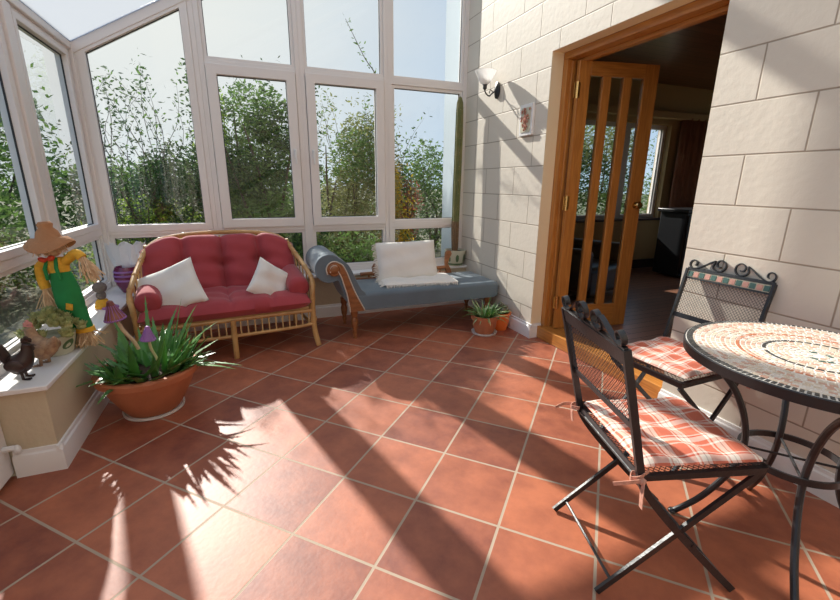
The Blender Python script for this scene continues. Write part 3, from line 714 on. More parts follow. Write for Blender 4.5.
def fringe(bm, a, b, down, n, ln, w=.004):
    a = Vector(a); b = Vector(b); d = Vector(down)
    for i in range(n):
        p = a.lerp(b, (i + .5) / n); l_ = ln * rnd.uniform(.7, 1.1); j = Vector((rnd.uniform(-.3, .3), rnd.uniform(-.3, .3), rnd.uniform(-.1, .1))) * l_
        tube(bm, [p, p + d * l_ * .5 + j * .3, p + d * l_ + j], w, 4, radii=[1, .9, .5])
cu = thing('fringed_cushion', 'upright cream cushion with fringed side standing on the blue chaise', 'cushion', (1.32, 3.58, .56), 0, 'fringed cushions on the chaise')
cu.rotation_euler = (math.radians(-20), math.radians(-1), math.radians(-4))
obj('pillow', pillow_bm(.56, .36, .12, seed=9, pinch=.04), M['cream'], cu, smooth=60)
bm = B(); fringe(bm, (-.27, 0, -.17), (-.27, 0, .17), (-1, 0, -.25), 30, .05); obj('fringe', bm, M['fringe'], cu)
cu = thing('fringed_cushion', 'cream cushion with fringed front edge lying flat under the upright one', 'cushion', (1.38, 3.47, .408), math.radians(-7), 'fringed cushions on the chaise')
bm = slab(.66, .36, .045, nx=30, ny=20, r=.5); obj('pillow', bm, M['cream'], cu, smooth=60)
bm = B(); fringe(bm, (-.32, -.175, -.0), (.32, -.175, -.0), (0, -.6, -.5), 64, .045); fringe(bm, (-.33, -.17, 0), (-.33, .12, 0), (-.8, 0, -.5), 26, .045); obj('fringe', bm, M['fringe'], cu)

# ------------------------------------------------------------------ cactus on the sill
cp = thing('potted_cactus', 'tall single-stemmed cactus in leaf-painted pot in the window corner', 'plant', (2.0, 3.965, ZS))
bm = B(); prof = [(.072, 0), (.078, .01), (.092, .07), (.107, .15), (.112, .165), (.100, .165), (.092, .14), (.01, .14)]; lathe(bm, prof, (0, 0, 0), 32)
pot = obj('pot', bm, M['pottery'], cp)
bm = B()
for k in range(7):
    a = 2 * PI * k / 7; c = Vector((math.cos(a), math.sin(a), 0)); t = Vector((-math.sin(a), math.cos(a), 0)); ps = []
    for i in range(10):
        q = 2 * PI * i / 10; zz = .085 + .04 * math.sin(q); r = .0935 + (zz - .07) * .190 + .0018
        ps.append(bm.verts.new(c * r + t * (.018 * math.cos(q)) + Vector((0, 0, zz))))
    bm.faces.new(ps)
for i in range(32):
    a, b = 2 * PI * i / 32, 2 * PI * (i + 1) / 32
    bm.faces.new([bm.verts.new((r * math.cos(t), r * math.sin(t), z)) for r, z, t in ((.0800, .012, a), (.0800, .012, b), (.0845, .03, b), (.0845, .03, a))])
obj('leaf_pattern', bm, M['potgreen'], pot, smooth=0)
bm = B(); lathe(bm, [(.01, .13), (.092, .142), (.092, .145), (.01, .146)], (0, 0, 0), 24); obj('soil', bm, M['soil'], cp)
def cactus(bm, pts, rad, ribs=7, mi=0):
    prof = []
    for i in range(ribs * 4):
        a = 2 * PI * i / (ribs * 4); k = [1, .88, .74, .88][i % 4]; prof.append((k * math.cos(a), k * math.sin(a)))
    sweep(bm, pts, prof, radii=rad, mi=mi)
bm = B(); zs = [.14, .2, .4, .7, 1.0, 1.3, 1.5, 1.58, 1.625, 1.635]; rd = [.026, .034, .040, .041, .041, .040, .037, .032, .018, .003]
cactus(bm, [(-.006 * math.sin(z * 3), .004 * math.sin(z * 5), z) for z in zs], rd); obj('stem', bm, M['cactus'], cp, smooth=50)
bm = B(); cactus(bm, [(-.006 * math.sin(z * 3), .004 * math.sin(z * 5), z) for z in (.14, .2, .3, .38, .46)], [.030, .037, .040, .0415, .0405]); obj('woody_base', bm, M['corky'], cp, smooth=50)
bm = B()
for i in range(70):
    a = 2 * PI * (i % 7) / 7; z = .25 + 1.3 * (i / 70)
    for d in (-1, 1):
        p = Vector((.04 * math.cos(a), .04 * math.sin(a), z)); q = p + Vector((math.cos(a + d * .5), math.sin(a + d * .5), .3)) * .012; tube(bm, [p, q], .0006, 3)
obj('spines', bm, M['straw'], cp)['kind'] = 'stuff'

# ------------------------------------------------------------------ wall lamp and plaque
wl = thing('wall_lamp', 'black iron wall lamp with white frosted glass bell shade on the block wall', 'lamp', (XW, 3.47, 2.02))
bm = B(); lathe(bm, [(.030, 0), (.040, .004), (.040, .014), (.024, .024), (.012, .03), (.003, .032)], (0, 0, 0), 28, rot=RY(-90), sy=1.0, sx=1.7); obj('backplate', bm, M['black'], wl)
bm = B(); tube(bm, spline([(-.02, 0, .0), (-.06, 0, -.03), (-.085, 0, -.05), (-.115, 0, -.035), (-.13, 0, -.01), (-.13, 0, .01)], 6), .006, 8)
tube(bm, spline([(-.02, 0, -.01), (-.05, 0, -.015), (-.075, 0, .0), (-.085, 0, -.03)], 6), .004, 6)
lathe(bm, [(.006, 0), (.018, .01), (.016, .03), (.022, .045), (.024, .05), (.004, .05)], (-.13, 0, -.005), 20); obj('arm', bm, M['black'], wl)
bm = B(); lathe(bm, [(.020, .0), (.034, .008), (.052, .03), (.068, .060), (.086, .096), (.091, .105), (.087, .104), (.064, .058), (.048, .032), (.028, .012), (.015, .006)], (-.13, 0, .035), 32); obj('lamp_shade', bm, M['shade'], wl)

pq = thing('wall_plaque', 'small whitewashed plaque with dried red flowers beside the door frame', 'plaque', (XW, 3.0, 1.725))
bm = B(); bx(bm, -.022, 0, -.085, .085, -.115, .115); obj('board', bm, M['board'], pq, bevel=.003)
bm = B(); bx(bm, -.026, -.022, -.06, .06, -.09, .09); obj('inset', bm, M['pottery'], pq)
bm = B()
for i in range(38):
    y = rnd.gauss(0, .034); z = rnd.uniform(-.02, .085) if i < 30 else rnd.uniform(-.08, -.01)
    if abs(y) > .06: continue
    blob(bm, (-.034, y, z), (.006, rnd.uniform(.005, .010), rnd.uniform(.006, .012)), 5)
for i in range(8): tube(bm, [(-.03, .0, -.085), (-.032, rnd.uniform(-.02, .02), -.03), (-.033, rnd.uniform(-.04, .04), rnd.uniform(.02, .07))], .002, 5)
obj('dried_flowers', bm, M['deadleaf'], pq)

# ------------------------------------------------------------------ succulent leaves
def blade(bm, base, dirv, ln, w, t, curl=-.3, seg=8, teeth=False, mi=0):
    d = Vector(dirv).normalized(); side = d.cross(Vector((0, 0, 1)));
    side = side.normalized() if side.length > .01 else Vector((1, 0, 0))
    up = side.cross(d).normalized(); ring = []; p = Vector(base); step = ln / seg; cur = d.copy()
    for i in range(seg + 1):
        s = i / seg; ww = w * (1 - s ** 1.6) * (1 if s > .1 else .9) + .0006; tt = t * (1 - s ** 1.4) + .0004
        ring.append([bm.verts.new(p + side * ww), bm.verts.new(p + side * ww * .5 - up * tt), bm.verts.new(p - side * ww * .5 - up * tt), bm.verts.new(p - side * ww), bm.verts.new(p + up * tt * -.1)])
        if teeth and 0 < i < seg:
            for q in (-1, 1):
                a = p + side * ww * q; v1 = bm.verts.new(a + cur * .004); v2 = bm.verts.new(a - cur * .004); v3 = bm.verts.new(a + side * q * .006 + cur * .003)
                bm.faces.new((v1, v2, v3)).material_index = mi
        cur = (cur + Vector((0, 0, 1)) * curl * step / ln * 1.0 + side * 0).normalized(); up = side.cross(cur).normalized(); p = p + cur * step
    for a, b in zip(ring, ring[1:]):
        for j in range(5): bm.faces.new((a[j], a[(j + 1) % 5], b[(j + 1) % 5], b[j])).material_index = mi
def pot_bm(r_top, r_bot, h, rim=.03, lip=.012):
    bm = B(); lathe(bm, [(r_bot, 0), (r_bot + (r_top - r_bot) * .55, h * .4), (r_top * .96 - lip, h - rim), (r_top, h - rim + .003), (r_top + .002, h), (r_top - .014, h), (r_top - .02, h - .03), (.01, h - .03)], (0, 0, 0), 48); return bm

ap = thing('potted_aloe', 'big spiky aloe in wide terracotta pot beside the low window wall', 'plant', (-.580, 2.555, 0))
bm = B(); lathe(bm, [(.13, 0), (.150, .004), (.152, .018), (.144, .018), (.135, .010), (.01, .008)], (0, 0, 0), 48); obj('saucer', bm, M['saucer'], ap)
bm = B(); lathe(bm, [(.125, .01), (.135, .02), (.17, .08), (.205, .15), (.225, .205), (.228, .215), (.247, .218), (.252, .248), (.246, .258), (.222, .258), (.212, .225), (.01, .225)], (0, 0, 0), 56); obj('pot', bm, M['terra'], ap)
bm = B(); lathe(bm, [(.01, .22), (.21, .226), (.21, .23), (.01, .238)], (0, 0, 0), 30); obj('soil', bm, M['soil'], ap)
bm = B(); r2 = random.Random(21)
for i in range(125):
    a = r2.uniform(0, 2 * PI); rr = .02 + .17 * math.sqrt(r2.random()); el = r2.uniform(.25, 1.35) * (1.1 - rr * 2.2)
    ln = r2.uniform(.16, .30) * (1 if rr < .14 else .85)
    b = (rr * math.cos(a), rr * math.sin(a), .225 + r2.uniform(0, .03)); a2 = a + r2.uniform(-.8, .8)
    if math.cos(a2) < -.3: ln *= .62
    blade(bm, b, (math.cos(a2) * math.cos(el), math.sin(a2) * math.cos(el), math.sin(el) + .15), ln, r2.uniform(.015, .024), .009, curl=r2.uniform(-.7, .5), teeth=True, mi=r2.choice((0, 0, 1)))
for a, ln, el in ((-.35, .40, .35), (-.2, .34, .2), (.25, .33, .9), (1.2, .36, 1.0), (2.4, .30, .6), (3.6, .26, .3), (.0, .33, 1.25), (.6, .36, 1.15), (1.6, .38, 1.35), (-.6, .32, 1.05), (2.3, .36, 1.2), (.3, .38, 1.4)):
    blade(bm, (.12 * math.cos(a), .12 * math.sin(a), .24), (math.cos(a) * math.cos(el), math.sin(a) * math.cos(el), math.sin(el)), ln, .017, .007, curl=-.55, teeth=True, mi=1)
obj('leaves', bm, [M['aloe'], mat('aloe_leaf_light', (.13, .30, .07), .4, col2=(.07, .2, .05), nscale=9)], ap, smooth=50)
def mushroom(loc, s, capm, label, tilt, bell=False):
    t = thing('mushroom_ornament', label, 'ornament', loc); t.rotation_euler = tilt
    bm = B(); tube(bm, spline([(.075 * s, 0, -.27 * s), (.06 * s, 0, -.2 * s), (.02 * s, 0, -.10 * s), (0, 0, .02)], 6), .013 * s, 10, radii=None); obj('stalk', bm, M['stalk'], t)
    bm = B(); lathe(bm, [(.004, .125 * s), (.018 * s, .118 * s), (.026 * s, .09 * s), (.040 * s, .045 * s), (.062 * s, .0), (.066 * s, -.012 * s), (.056 * s, -.008 * s), (.03 * s, .02 * s), (.004, .03 * s)], (0, 0, 0), 28); cap = obj('cap', bm, capm, t)
    bm = B()
    for k in range(14):
        a = 2 * PI * k / 14; tube(bm, [(r * s * math.cos(a), r * s * math.sin(a), z * s) for r, z in ((.027, .09), (.041, .046), (.063, .0))], .0022 * s, 5)
    for k in range(28):
        a = 2 * PI * k / 28; blob(bm, (.063 * s * math.cos(a), .063 * s * math.sin(a), -.012 * s), (.007 * s, .007 * s, .009 * s), 5)
    obj('cap_trim', bm, M['lilac'], cap)
mushroom((-.700, 2.60, .540), .76, M['mushred'], 'burgundy striped mushroom ornament on pale stalk stuck in the aloe pot', (math.radians(4), math.radians(-6), 0))
mushroom((-.545, 2.50, .435), .55, M['lilac'], 'small lilac mushroom ornament among the aloe leaves', (0, math.radians(5), 0))

# spider-type plant and the orange pot behind it
pp = thing('potted_spider_plant', 'variegated leafy plant in terracotta pot on pale saucer at the chaise foot', 'plant', (1.815, 3.0, 0))
bm = B(); lathe(bm, [(.085, 0), (.105, .003), (.110, .018), (.104, .018), (.09, .008), (.01, .006)], (0, 0, 0), 40); obj('saucer', bm, M['saucer'], pp)
bm = pot_bm(.118, .078, .155, rim=.035); xform(bm, None, (0, 0, .009)); obj('pot', bm, M['terra'], pp)
bm = B(); lathe(bm, [(.01, .12), (.09, .135), (.01, .142)], (0, 0, 0), 20); obj('soil', bm, M['soil'], pp)
bm = B(); r2 = random.Random(5)
for i in range(95):
    a = r2.uniform(0, 2 * PI); el = r2.uniform(.5, 1.35); ln = r2.uniform(.10, .20)
    if math.cos(a) > .2 and r2.random() < .5: ln *= .8
    blade(bm, (.05 * math.cos(a), .05 * math.sin(a), .14), (math.cos(a) * math.cos(el), math.sin(a) * math.cos(el), math.sin(el)), ln, r2.uniform(.006, .011), .002, curl=r2.uniform(-1.6, -.3), mi=r2.choice((0, 1)))
obj('leaves', bm, [M['variegate'], M['green']], pp, smooth=50)
op = thing('potted_succulent', 'small grey-green succulent in bright orange pot behind the spider plant', 'plant', (2.0, 3.05, 0))
bm = pot_bm(.095, .062, .155, rim=.02); obj('pot', bm, M['orange'], op)
bm = B(); r2 = random.Random(8)
for i in range(60):
    a = r2.uniform(0, 2 * PI); q = r2.uniform(0, .07); blob(bm, (q * math.cos(a), q * math.sin(a), .15 + r2.uniform(0, .09) * (1 - q * 6)), (.018, .022, .010), 5, rot=RX(r2.uniform(-60, 60)) @ RY(r2.uniform(-60, 60)))
obj('leaves', bm, mat('grey_green_succulent', (.10, .17, .09), .5, col2=(.22, .12, .08), nscale=12), op)
bm = B(); lathe(bm, [(.01, .11), (.08, .13), (.01, .15)], (0, 0, 0), 20); obj('soil', bm, M['soil'], op)

# ------------------------------------------------------------------ sill ornaments, left
pl = thing('succulent_planter', 'leaf-painted pottery bowl packed with houseleeks on the window sill', 'plant', (-.935, 2.50, ZS))
bm = B(); lathe(bm, [(.060, 0), (.066, .008), (.080, .06), (.086, .10), (.078, .10), (.07, .08), (.01, .08)], (0, 0, 0), 36); pot = obj('bowl', bm, M['pottery'], pl)
bm = B()
for k in range(7):
    a = 2 * PI * k / 7 - .6; c = Vector((math.cos(a), math.sin(a), 0)); t = Vector((-math.sin(a), math.cos(a), 0)); ps = []
    for i in range(12):
        q = 2 * PI * i / 12; u = .030 * math.cos(q) ; zz = .055 + .022 * math.sin(q) + u * .3; r = .0655 + zz * .24 + .002
        ps.append(bm.verts.new((c * r + t * u).normalized() * r + Vector((0, 0, zz))))
    bm.faces.new(ps)
obj('leaf_pattern', bm, M['potgreen'], pot, smooth=0)
bm = B(); r2 = random.Random(3)
def rosette(bm, c, s):
    blob(bm, c, (s * .55, s * .55, s * .45), 5)
    for ring, (m, el) in enumerate(((8, .35), (7, .8), (5, 1.2))):
        for k in range(m):
            a = 2 * PI * (k + ring * .5) / m; d = Vector((math.cos(a) * math.cos(el), math.sin(a) * math.cos(el), math.sin(el)))
            blade(bm, c, d, s * (1 - .1 * ring), s * .30, s * .18, curl=.5, seg=3)
for i in range(60):
    a = r2.uniform(0, 2 * PI); q = .118 * math.sqrt(r2.random()); rosette(bm, Vector((q * math.cos(a) * 1.0, q * math.sin(a), .10 + .095 * (1 - (q / .12) ** 2) + r2.uniform(0, .02))), r2.uniform(.024, .040))
obj('leaves', bm, M['semp'], pl, smooth=50)

# scarecrow doll
sw = thing('scarecrow_doll', 'straw scarecrow doll in brown hat and green dungarees standing on the sill', 'doll', (-.850, 2.57, ZS), math.radians(-25))
sw.rotation_euler = (0, math.radians(-4), math.radians(-22)); sw.scale = (.95, .95, .93)
bm = B(); r2 = random.Random(11)
body = [((0, 0, .20), .062, .045), ((-.003, 0, .26), .070, .05), ((-.005, 0, .33), .066, .048), ((-.01, 0, .40), .055, .042), ((-.015, 0, .44), .045, .036)]
def ell(bm, secs, n=16, mi=0):
    rg = []
    for c, rx, ry in secs: rg.append([bm.verts.new((c[0] + rx * math.cos(2 * PI * i / n), c[1] + ry * math.sin(2 * PI * i / n), c[2])) for i in range(n)])
    for a, b in zip(rg, rg[1:]):
        for j in range(n): bm.faces.new((a[j], a[(j + 1) % n], b[(j + 1) % n], b[j])).material_index = mi
    bm.faces.new(rg[0][::-1]); bm.faces.new(rg[-1])
ell(bm, body)
for s in (-1, 1): ell(bm, [((s * .036, 0, .105), .040, .036), ((s * .034, 0, .15), .036, .034), ((s * .030, 0, .22), .036, .040)])
obj('dungarees', bm, M['dungaree'], sw, smooth=60)
for s in (-1, 1):
    bm = B(); ell(bm, [((s * .036, 0, .085), .047, .042), ((s * .036, 0, .11), .044, .040)]); obj('cuff', bm, M['yellow'], sw)
bm = B(); box(bm, (.028, -.050, .24), (.032, .006, .034), RY(15)); obj('patch', bm, M['yellow'], sw)
bm = B(); ell(bm, [((-.014, 0, .42), .050, .038), ((-.015, 0, .46), .058, .040), ((-.018, 0, .50), .04, .03)])
for s, pts in ((-1, [(-.06, 0, .475), (-.10, -.005, .46), (-.105, -.01, .39), (-.10, -.01, .34)]), (1, [(.03, 0, .475), (.07, .0, .50), (.10, .0, .515), (.125, 0, .49)])):
    tube(bm, spline(pts, 5), .024, 10)
obj('shirt', bm, M['yellow'], sw, smooth=60)
bm = B(); tube(bm, [(-.045, -.045, .39), (-.045, -.046, .45), (-.035, -.02, .50)], .009, 6); tube(bm, [(.02, -.045, .39), (.015, -.046, .45), (.005, -.02, .50)], .009, 6); obj('braces', bm, M['dungaree'], sw)
bm = B(); blob(bm, (-.02, 0, .555), (.048, .046, .052), 10); obj('head', bm, M['doll'], sw)
bm = B(); lathe(bm, [(.004, .115), (.024, .113), (.034, .10), (.030, .082), (.046, .062), (.055, .03), (.078, .012), (.104, -.012), (.106, -.018), (.088, -.008), (.055, .004), (.03, .05), (.004, .10)], (-.02, 0, .575), 30)
for v in bm.verts:
    q = (v.co.x + .02) ** 2 + v.co.y ** 2
    if q > .004: v.co.z += .022 * math.sin(2 * math.atan2(v.co.y, v.co.x + .02) + 1)
xform(bm, RY(0), None); obj('hat', bm, M['skin'], sw, smooth=60)
bm = B()
def straws(c, d, n, ln, spread, r=.0028):
    for _ in range(n):
        p = Vector(c) + Vector((r2.gauss(0, spread * .35), r2.gauss(0, spread * .35), r2.gauss(0, .004))); e = p + Vector(d) * ln * r2.uniform(.6, 1.1) + Vector((r2.gauss(0, spread), r2.gauss(0, spread), r2.gauss(0, spread * .3)))
        e.z = max(e.z, .002); tube(bm, [p, (p + e) / 2 + Vector((r2.gauss(0, .004), r2.gauss(0, .004), 0)), e], r, 4)
for c_, d_, n_, l_, s_ in (((-.036, 0, .095), (0, 0, -1), 110, .10, .030), ((.036, 0, .095), (0, 0, -1), 110, .10, .030), ((-.10, -.01, .34), (0.02, 0, -1), 90, .12, .020), ((.128, 0, .49), (.25, 0, -1), 90, .12, .018)):
    straws(c_, d_, n_, l_, s_); obj('straw', bm, M['straw'], sw, smooth=0)['kind'] = 'stuff'; bm = B()
for k in range(120):
    a = r2.uniform(PI * .9, 2.2 * PI); c = (-.02 + .045 * math.cos(a), .045 * math.sin(a), .575); straws(c, (math.cos(a) * .35, math.sin(a) * .35, -1), 1, .055, .006, .0018)
obj('straw_hair', bm, M['straw'], sw, smooth=0)['kind'] = 'stuff'
bm = B(); blob(bm, (-.045, -.045, .498), (.022, .010, .014), 6, RY(20)); blob(bm, (.0, -.045, .502), (.022, .010, .014), 6, RY(-20)); blob(bm, (-.022, -.048, .50), (.008, .008, .008), 6); obj('neck_bow', bm, M['scarf'], sw)
bm = B(); tube(bm, [(0, .05, .0), (-.01, .055, .25), (-.015, .03, .46)], .006, 6); obj('stand', bm, M['darkwood'], sw)

# hen and dark cockerel
def fowl(name, label, loc, rz, m, mc, sc_, tail):
    hn = thing(name, label, 'figurine', loc, rz); hn.scale = (sc_,) * 3
    bm = B(); P_ = spline([(-.035, 0, .055), (-.01, 0, .068), (.015, 0, .090), (.030, 0, .120), (.034, 0, .148), (.040, 0, .162)], 5)
    R_ = [.020, .032, .038, .042, .044, .045, .046, .046, .044, .041, .038, .035, .032, .029, .026, .024, .022, .021, .020, .019, .018, .018, .018, .017, .013, .005]
    tube(bm, P_, 1, 14, radii=R_[:len(P_)]); tube(bm, [(.045, 0, .154), (.068, 0, .147)], .007, 6, radii=[1, .2]); obj('body', bm, m, hn, smooth=60)
    bm = B()
    if not tail: tube(bm, spline([(-.02, 0, .07), (-.045, 0, .095), (-.06, 0, .125)], 5), 1, 10, radii=[.034, .034, .032, .030, .026, .022, .018, .015, .012, .008, .003])
    for k in range(tail):
        a = (k - (tail - 1) / 2) * .012; h = .05 * (1 - abs(k - (tail - 1) / 2) / tail)
        bar(bm, spline([(-.03, a * .5, .07), (-.06, a, .115 + h), (-.095, a * 1.6, .13 + h), (-.125, a * 2, .09 + h * .6), (-.135, a * 2.2, .045 + h * .3)], 4), .016, .006, (0, .3, 1))
    obj('tail', bm, m, hn, smooth=60)
    for s_ in (-1, 1):
        bm = B(); blob(bm, (-.008, s_ * .042, .075), (.036, .012, .026), 8, RY(18)); obj('wing', bm, m, hn, smooth=60)
    bm = B()
    for x, z, q in ((.026, .176, .009), (.038, .183, .010), (.049, .175, .008)): blob(bm, (x, 0, z), (q, .004, q * 1.2), 6)
    tube(bm, [(.02, 0, .168), (.055, 0, .168)], .005, 6); obj('comb', bm, mc, hn)
    bm = B(); blob(bm, (.054, 0, .137), (.006, .004, .012), 5); obj('wattle', bm, mc, hn)
    for s_ in (-1, 1):
        bm = B(); tube(bm, [(0, s_ * .018, .05), (.004, s_ * .020, 0.004)], .006, 6)
        for d in (-.4, 0, .4): tube(bm, [(.004, s_ * .020, .004), (.004 + .028 * math.cos(d), s_ * .020 + .028 * math.sin(d), .003)], .003, 5)
        obj('foot', bm, m, hn)
fowl('hen_figurine', 'mottled brown hen figurine on the sill in front of the houseleek bowl', (-.930, 2.345, ZS), math.radians(158), M['hen'], M['comb'], 1.12, 0)
fowl('cockerel_figurine', 'dark brown cockerel figurine with drooping tail at the near end of the sill', (-.957, 2.195, ZS), math.radians(4), M['darkwood'], M['darkwood'], .98, 7)

# little woolly-headed figure
fg = thing('gnome_figurine', 'small woolly grey-headed figurine in yellow on the far sill', 'figurine', (-.955, 3.35, ZS))
bm = B(); lathe(bm, [(.045, 0), (.048, .01), (.04, .04), (.03, .06), (.01, .065)], (0, 0, 0), 20); obj('body', bm, M['yellow'], fg)
bm = B(); blob(bm, (0, 0, .088), (.030, .030, .032), 8); blob(bm, (0, 0, .142), (.042, .042, .038), 8); obj('head', bm, M['grey'], fg)
bm = B(); lathe(bm, [(.05, 0), (.05, .012), (.03, .014)], (.045, -.02, 0), 14); obj('base', bm, M['lilac'], fg)

# striped glass jug with white tissue, in the corner
vs = thing('glass_vase', 'dark purple striped glass vase in the window corner beside the sofa', 'vase', (-.89, 3.80, ZS))
bm = B(); lathe(bm, [(.045, 0), (.055, .01), (.082, .07), (.09, .12), (.085, .17), (.075, .20), (.07, .20), (.078, .165), (.08, .12), (.01, .06)], (0, 0, 0), 30); obj('body', bm, M['purple'], vs)
bm = B()
for z, r in ((.10, .0885), (.135, .0900), (.165, .0868)): lathe(bm, [(r, z - .007), (r + .003, z), (r, z + .007)], (0, 0, 0), 30)
obj('stripe', bm, M['lilac'], vs)
tp = thing('paper_bag', 'crumpled white tissue paper bag standing in the window corner', 'bag', (-.89, 3.90, ZS))
bm = B(); r2 = random.Random(4); n = 30; rg = []
for k, (z, rx, ry) in enumerate(((0, .07, .05), (.08, .085, .05), (.18, .10, .05), (.28, .12, .05), (.36, .13, .035))):
    rg.append([bm.verts.new((rx * math.cos(2 * PI * i / n) * (1 + .1 * math.sin(3 * i + k)), ry * math.sin(2 * PI * i / n) * (1 + .25 * math.sin(2.3 * i + k)), z + (.02 * math.sin(i * 1.7) if k == 4 else 0))) for i in range(n)])
for a, b in zip(rg, rg[1:]):
    for j in range(n): bm.faces.new((a[j], a[(j + 1) % n], b[(j + 1) % n], b[j]))
bm.faces.new(rg[0][::-1]); obj('bag', bm, M['paper'], tp, smooth=40)

# ------------------------------------------------------------------ bistro table
TX, TY, TZ, TR = 1.650, .688, .72, .366
tb = thing('bistro_table', 'round wrought iron table with mosaic top beside the block wall', 'table', (TX, TY, 0))
bm = B(); lathe(bm, [(TR - .01, TZ - .034), (TR, TZ - .034), (TR + .002, TZ - .004), (TR - .002, TZ - .001), (TR - .005, TZ - .004), (TR - .006, TZ - .03)], (0, 0, 0), 72); obj('rim', bm, M['black'], tb)
bm = B(); lathe(bm, [(.01, TZ - .03), (TR - .004, TZ - .03), (TR - .004, TZ - .0012), (.01, TZ - .0012)], (0, 0, 0), 72); top = obj('tabletop', bm, mat('white_grout', (.82, .77, .70), .8), tb)
tes = [mat('tessera_cream', (.72, .60, .47), .45), mat('tessera_pink', (.66, .40, .30), .45), mat('tessera_black', (.045, .05, .05), .35), mat('tessera_terracotta', (.56, .20, .10), .45), mat('tessera_green', (.06, .13, .11), .4), mat('tessera_white', (.78, .70, .62), .45)]
bm = B(); r2 = random.Random(2); RW = .0145; nr = int(TR / RW) - 0
for k in range(1, nr):
    r_out = TR - .006 - (k - 1) * RW; r_in = r_out - RW + .0044
    if r_in < .008: break
    long_ = k == 1
    cnt = max(6, int(2 * PI * (r_in + r_out) / 2 / (.015 if long_ else .0225)))
    off = r2.random()
    if k == 1: r_in = r_out - RW * 1.35
    for i in range(cnt):
        g = .0052 / ((r_in + r_out) / 2); a0 = 2 * PI * (i + off) / cnt + g / 2; a1 = 2 * PI * (i + 1 + off) / cnt - g / 2
        rel = r_out / TR
        if k == 1: mi = 2
        elif k in (11,): mi = 3 if r2.random() < .8 else 1
        elif k in (16,): mi = 2 if r2.random() < .8 else 5
        elif k > 20: mi = r2.choice((4, 0, 1, 5, 5, 0))
        else: mi = r2.choice((0, 0, 0, 1, 5, 5, 0)) if k not in (4, 8, 12) else r2.choice((1, 1, 0, 5))
        z0, z1 = TZ - .004, TZ + .0003 + r2.uniform(-.0004, .0004)
        if k == 1: ro = r_out; ri = r_in
        else: ro = r_out - (RW * .35 if k == 2 else 0); ri = r_in
        lo = [bm.verts.new((r * math.cos(a), r * math.sin(a), z0)) for r, a in ((ri, a0), (ro, a0), (ro, a1), (ri, a1))]
        hi = [bm.verts.new((r * math.cos(a), r * math.sin(a), z1)) for r, a in ((ri, a0), (ro, a0), (ro, a1), (ri, a1))]
        bm.faces.new(hi).material_index = mi
        for j in range(4): bm.faces.new((lo[j], lo[(j + 1) % 4], hi[(j + 1) % 4], hi[j])).material_index = mi
obj('mosaic', bm, tes, top, smooth=0)
ringz = .35
for k in range(4):
    a = math.radians(132 + 90 * k); c, s = math.cos(a), math.sin(a); bm = B()
    pts = [(.345, TZ - .036), (.325, .675), (.285, .650), (.228, .603), (.182, .54), (.147, .455), (.131, .36), (.143, .27), (.175, .19), (.225, .10), (.285, .025), (.305, .010)]
    tube(bm, spline([(r * c, r * s, z) for r, z in pts], 5), .011, 10); blob(bm, (.303 * c, .303 * s, .010), (.016, .016, .010), 6); obj('leg', bm, M['black'], tb)
bm = B(); bar(bm, [(.146 * math.cos(i * PI / 24), .146 * math.sin(i * PI / 24), ringz) for i in range(48)], .022, .008, (0, 0, 1), True)
for a in (40, 130):
    q = math.radians(a); c, s = math.cos(q), math.sin(q); tube(bm, [(-.14 * c, -.14 * s, ringz), (.14 * c, .14 * s, ringz)], .0045, 6)
obj('stretcher_ring', bm, M['black'], tb)

# ------------------------------------------------------------------ folding chairs
def mesh_panel(bm, P, nu, nv, r=.0016):
    """expanded metal: P(u,v) in 0..1, diagonal wires both ways"""
    n = nu + nv
    for sgn in (1, -1):
        for k in range(-nv, nu + 1):
            u0 = k / nu; pts = []
            for t in (0, .5, 1):
                u = u0 + sgn * 0 + t * nv / nu if sgn > 0 else u0 + nv / nu - t * nv / nu
                pts.append((u, t))
            # clip to 0..1 in u
            (ua, va), (ub, vb) = pts[0], pts[-1]
            ts = []
            for lim in (0, 1):
                if abs(ub - ua) > 1e-9: ts.append((lim - ua) / (ub - ua))
            t0, t1 = max(0, min(ts)), min(1, max(ts))
            if t1 - t0 < .01: continue
            A = P(ua + (ub - ua) * t0, t0); Bp = P(ua + (ub - ua) * t1, t1); Mi = P(ua + (ub - ua) * (t0 + t1) / 2, (t0 + t1) / 2)
            sweep(bm, [A, Mi, Bp], circ(r, 3), caps=False)
CW = .196; SZ = .435; BT = .83
def back_at(z):                                      # x of the backrest plane at height z (leans backwards)
    return -.200 - .10 * (z - SZ) / (BT - SZ)
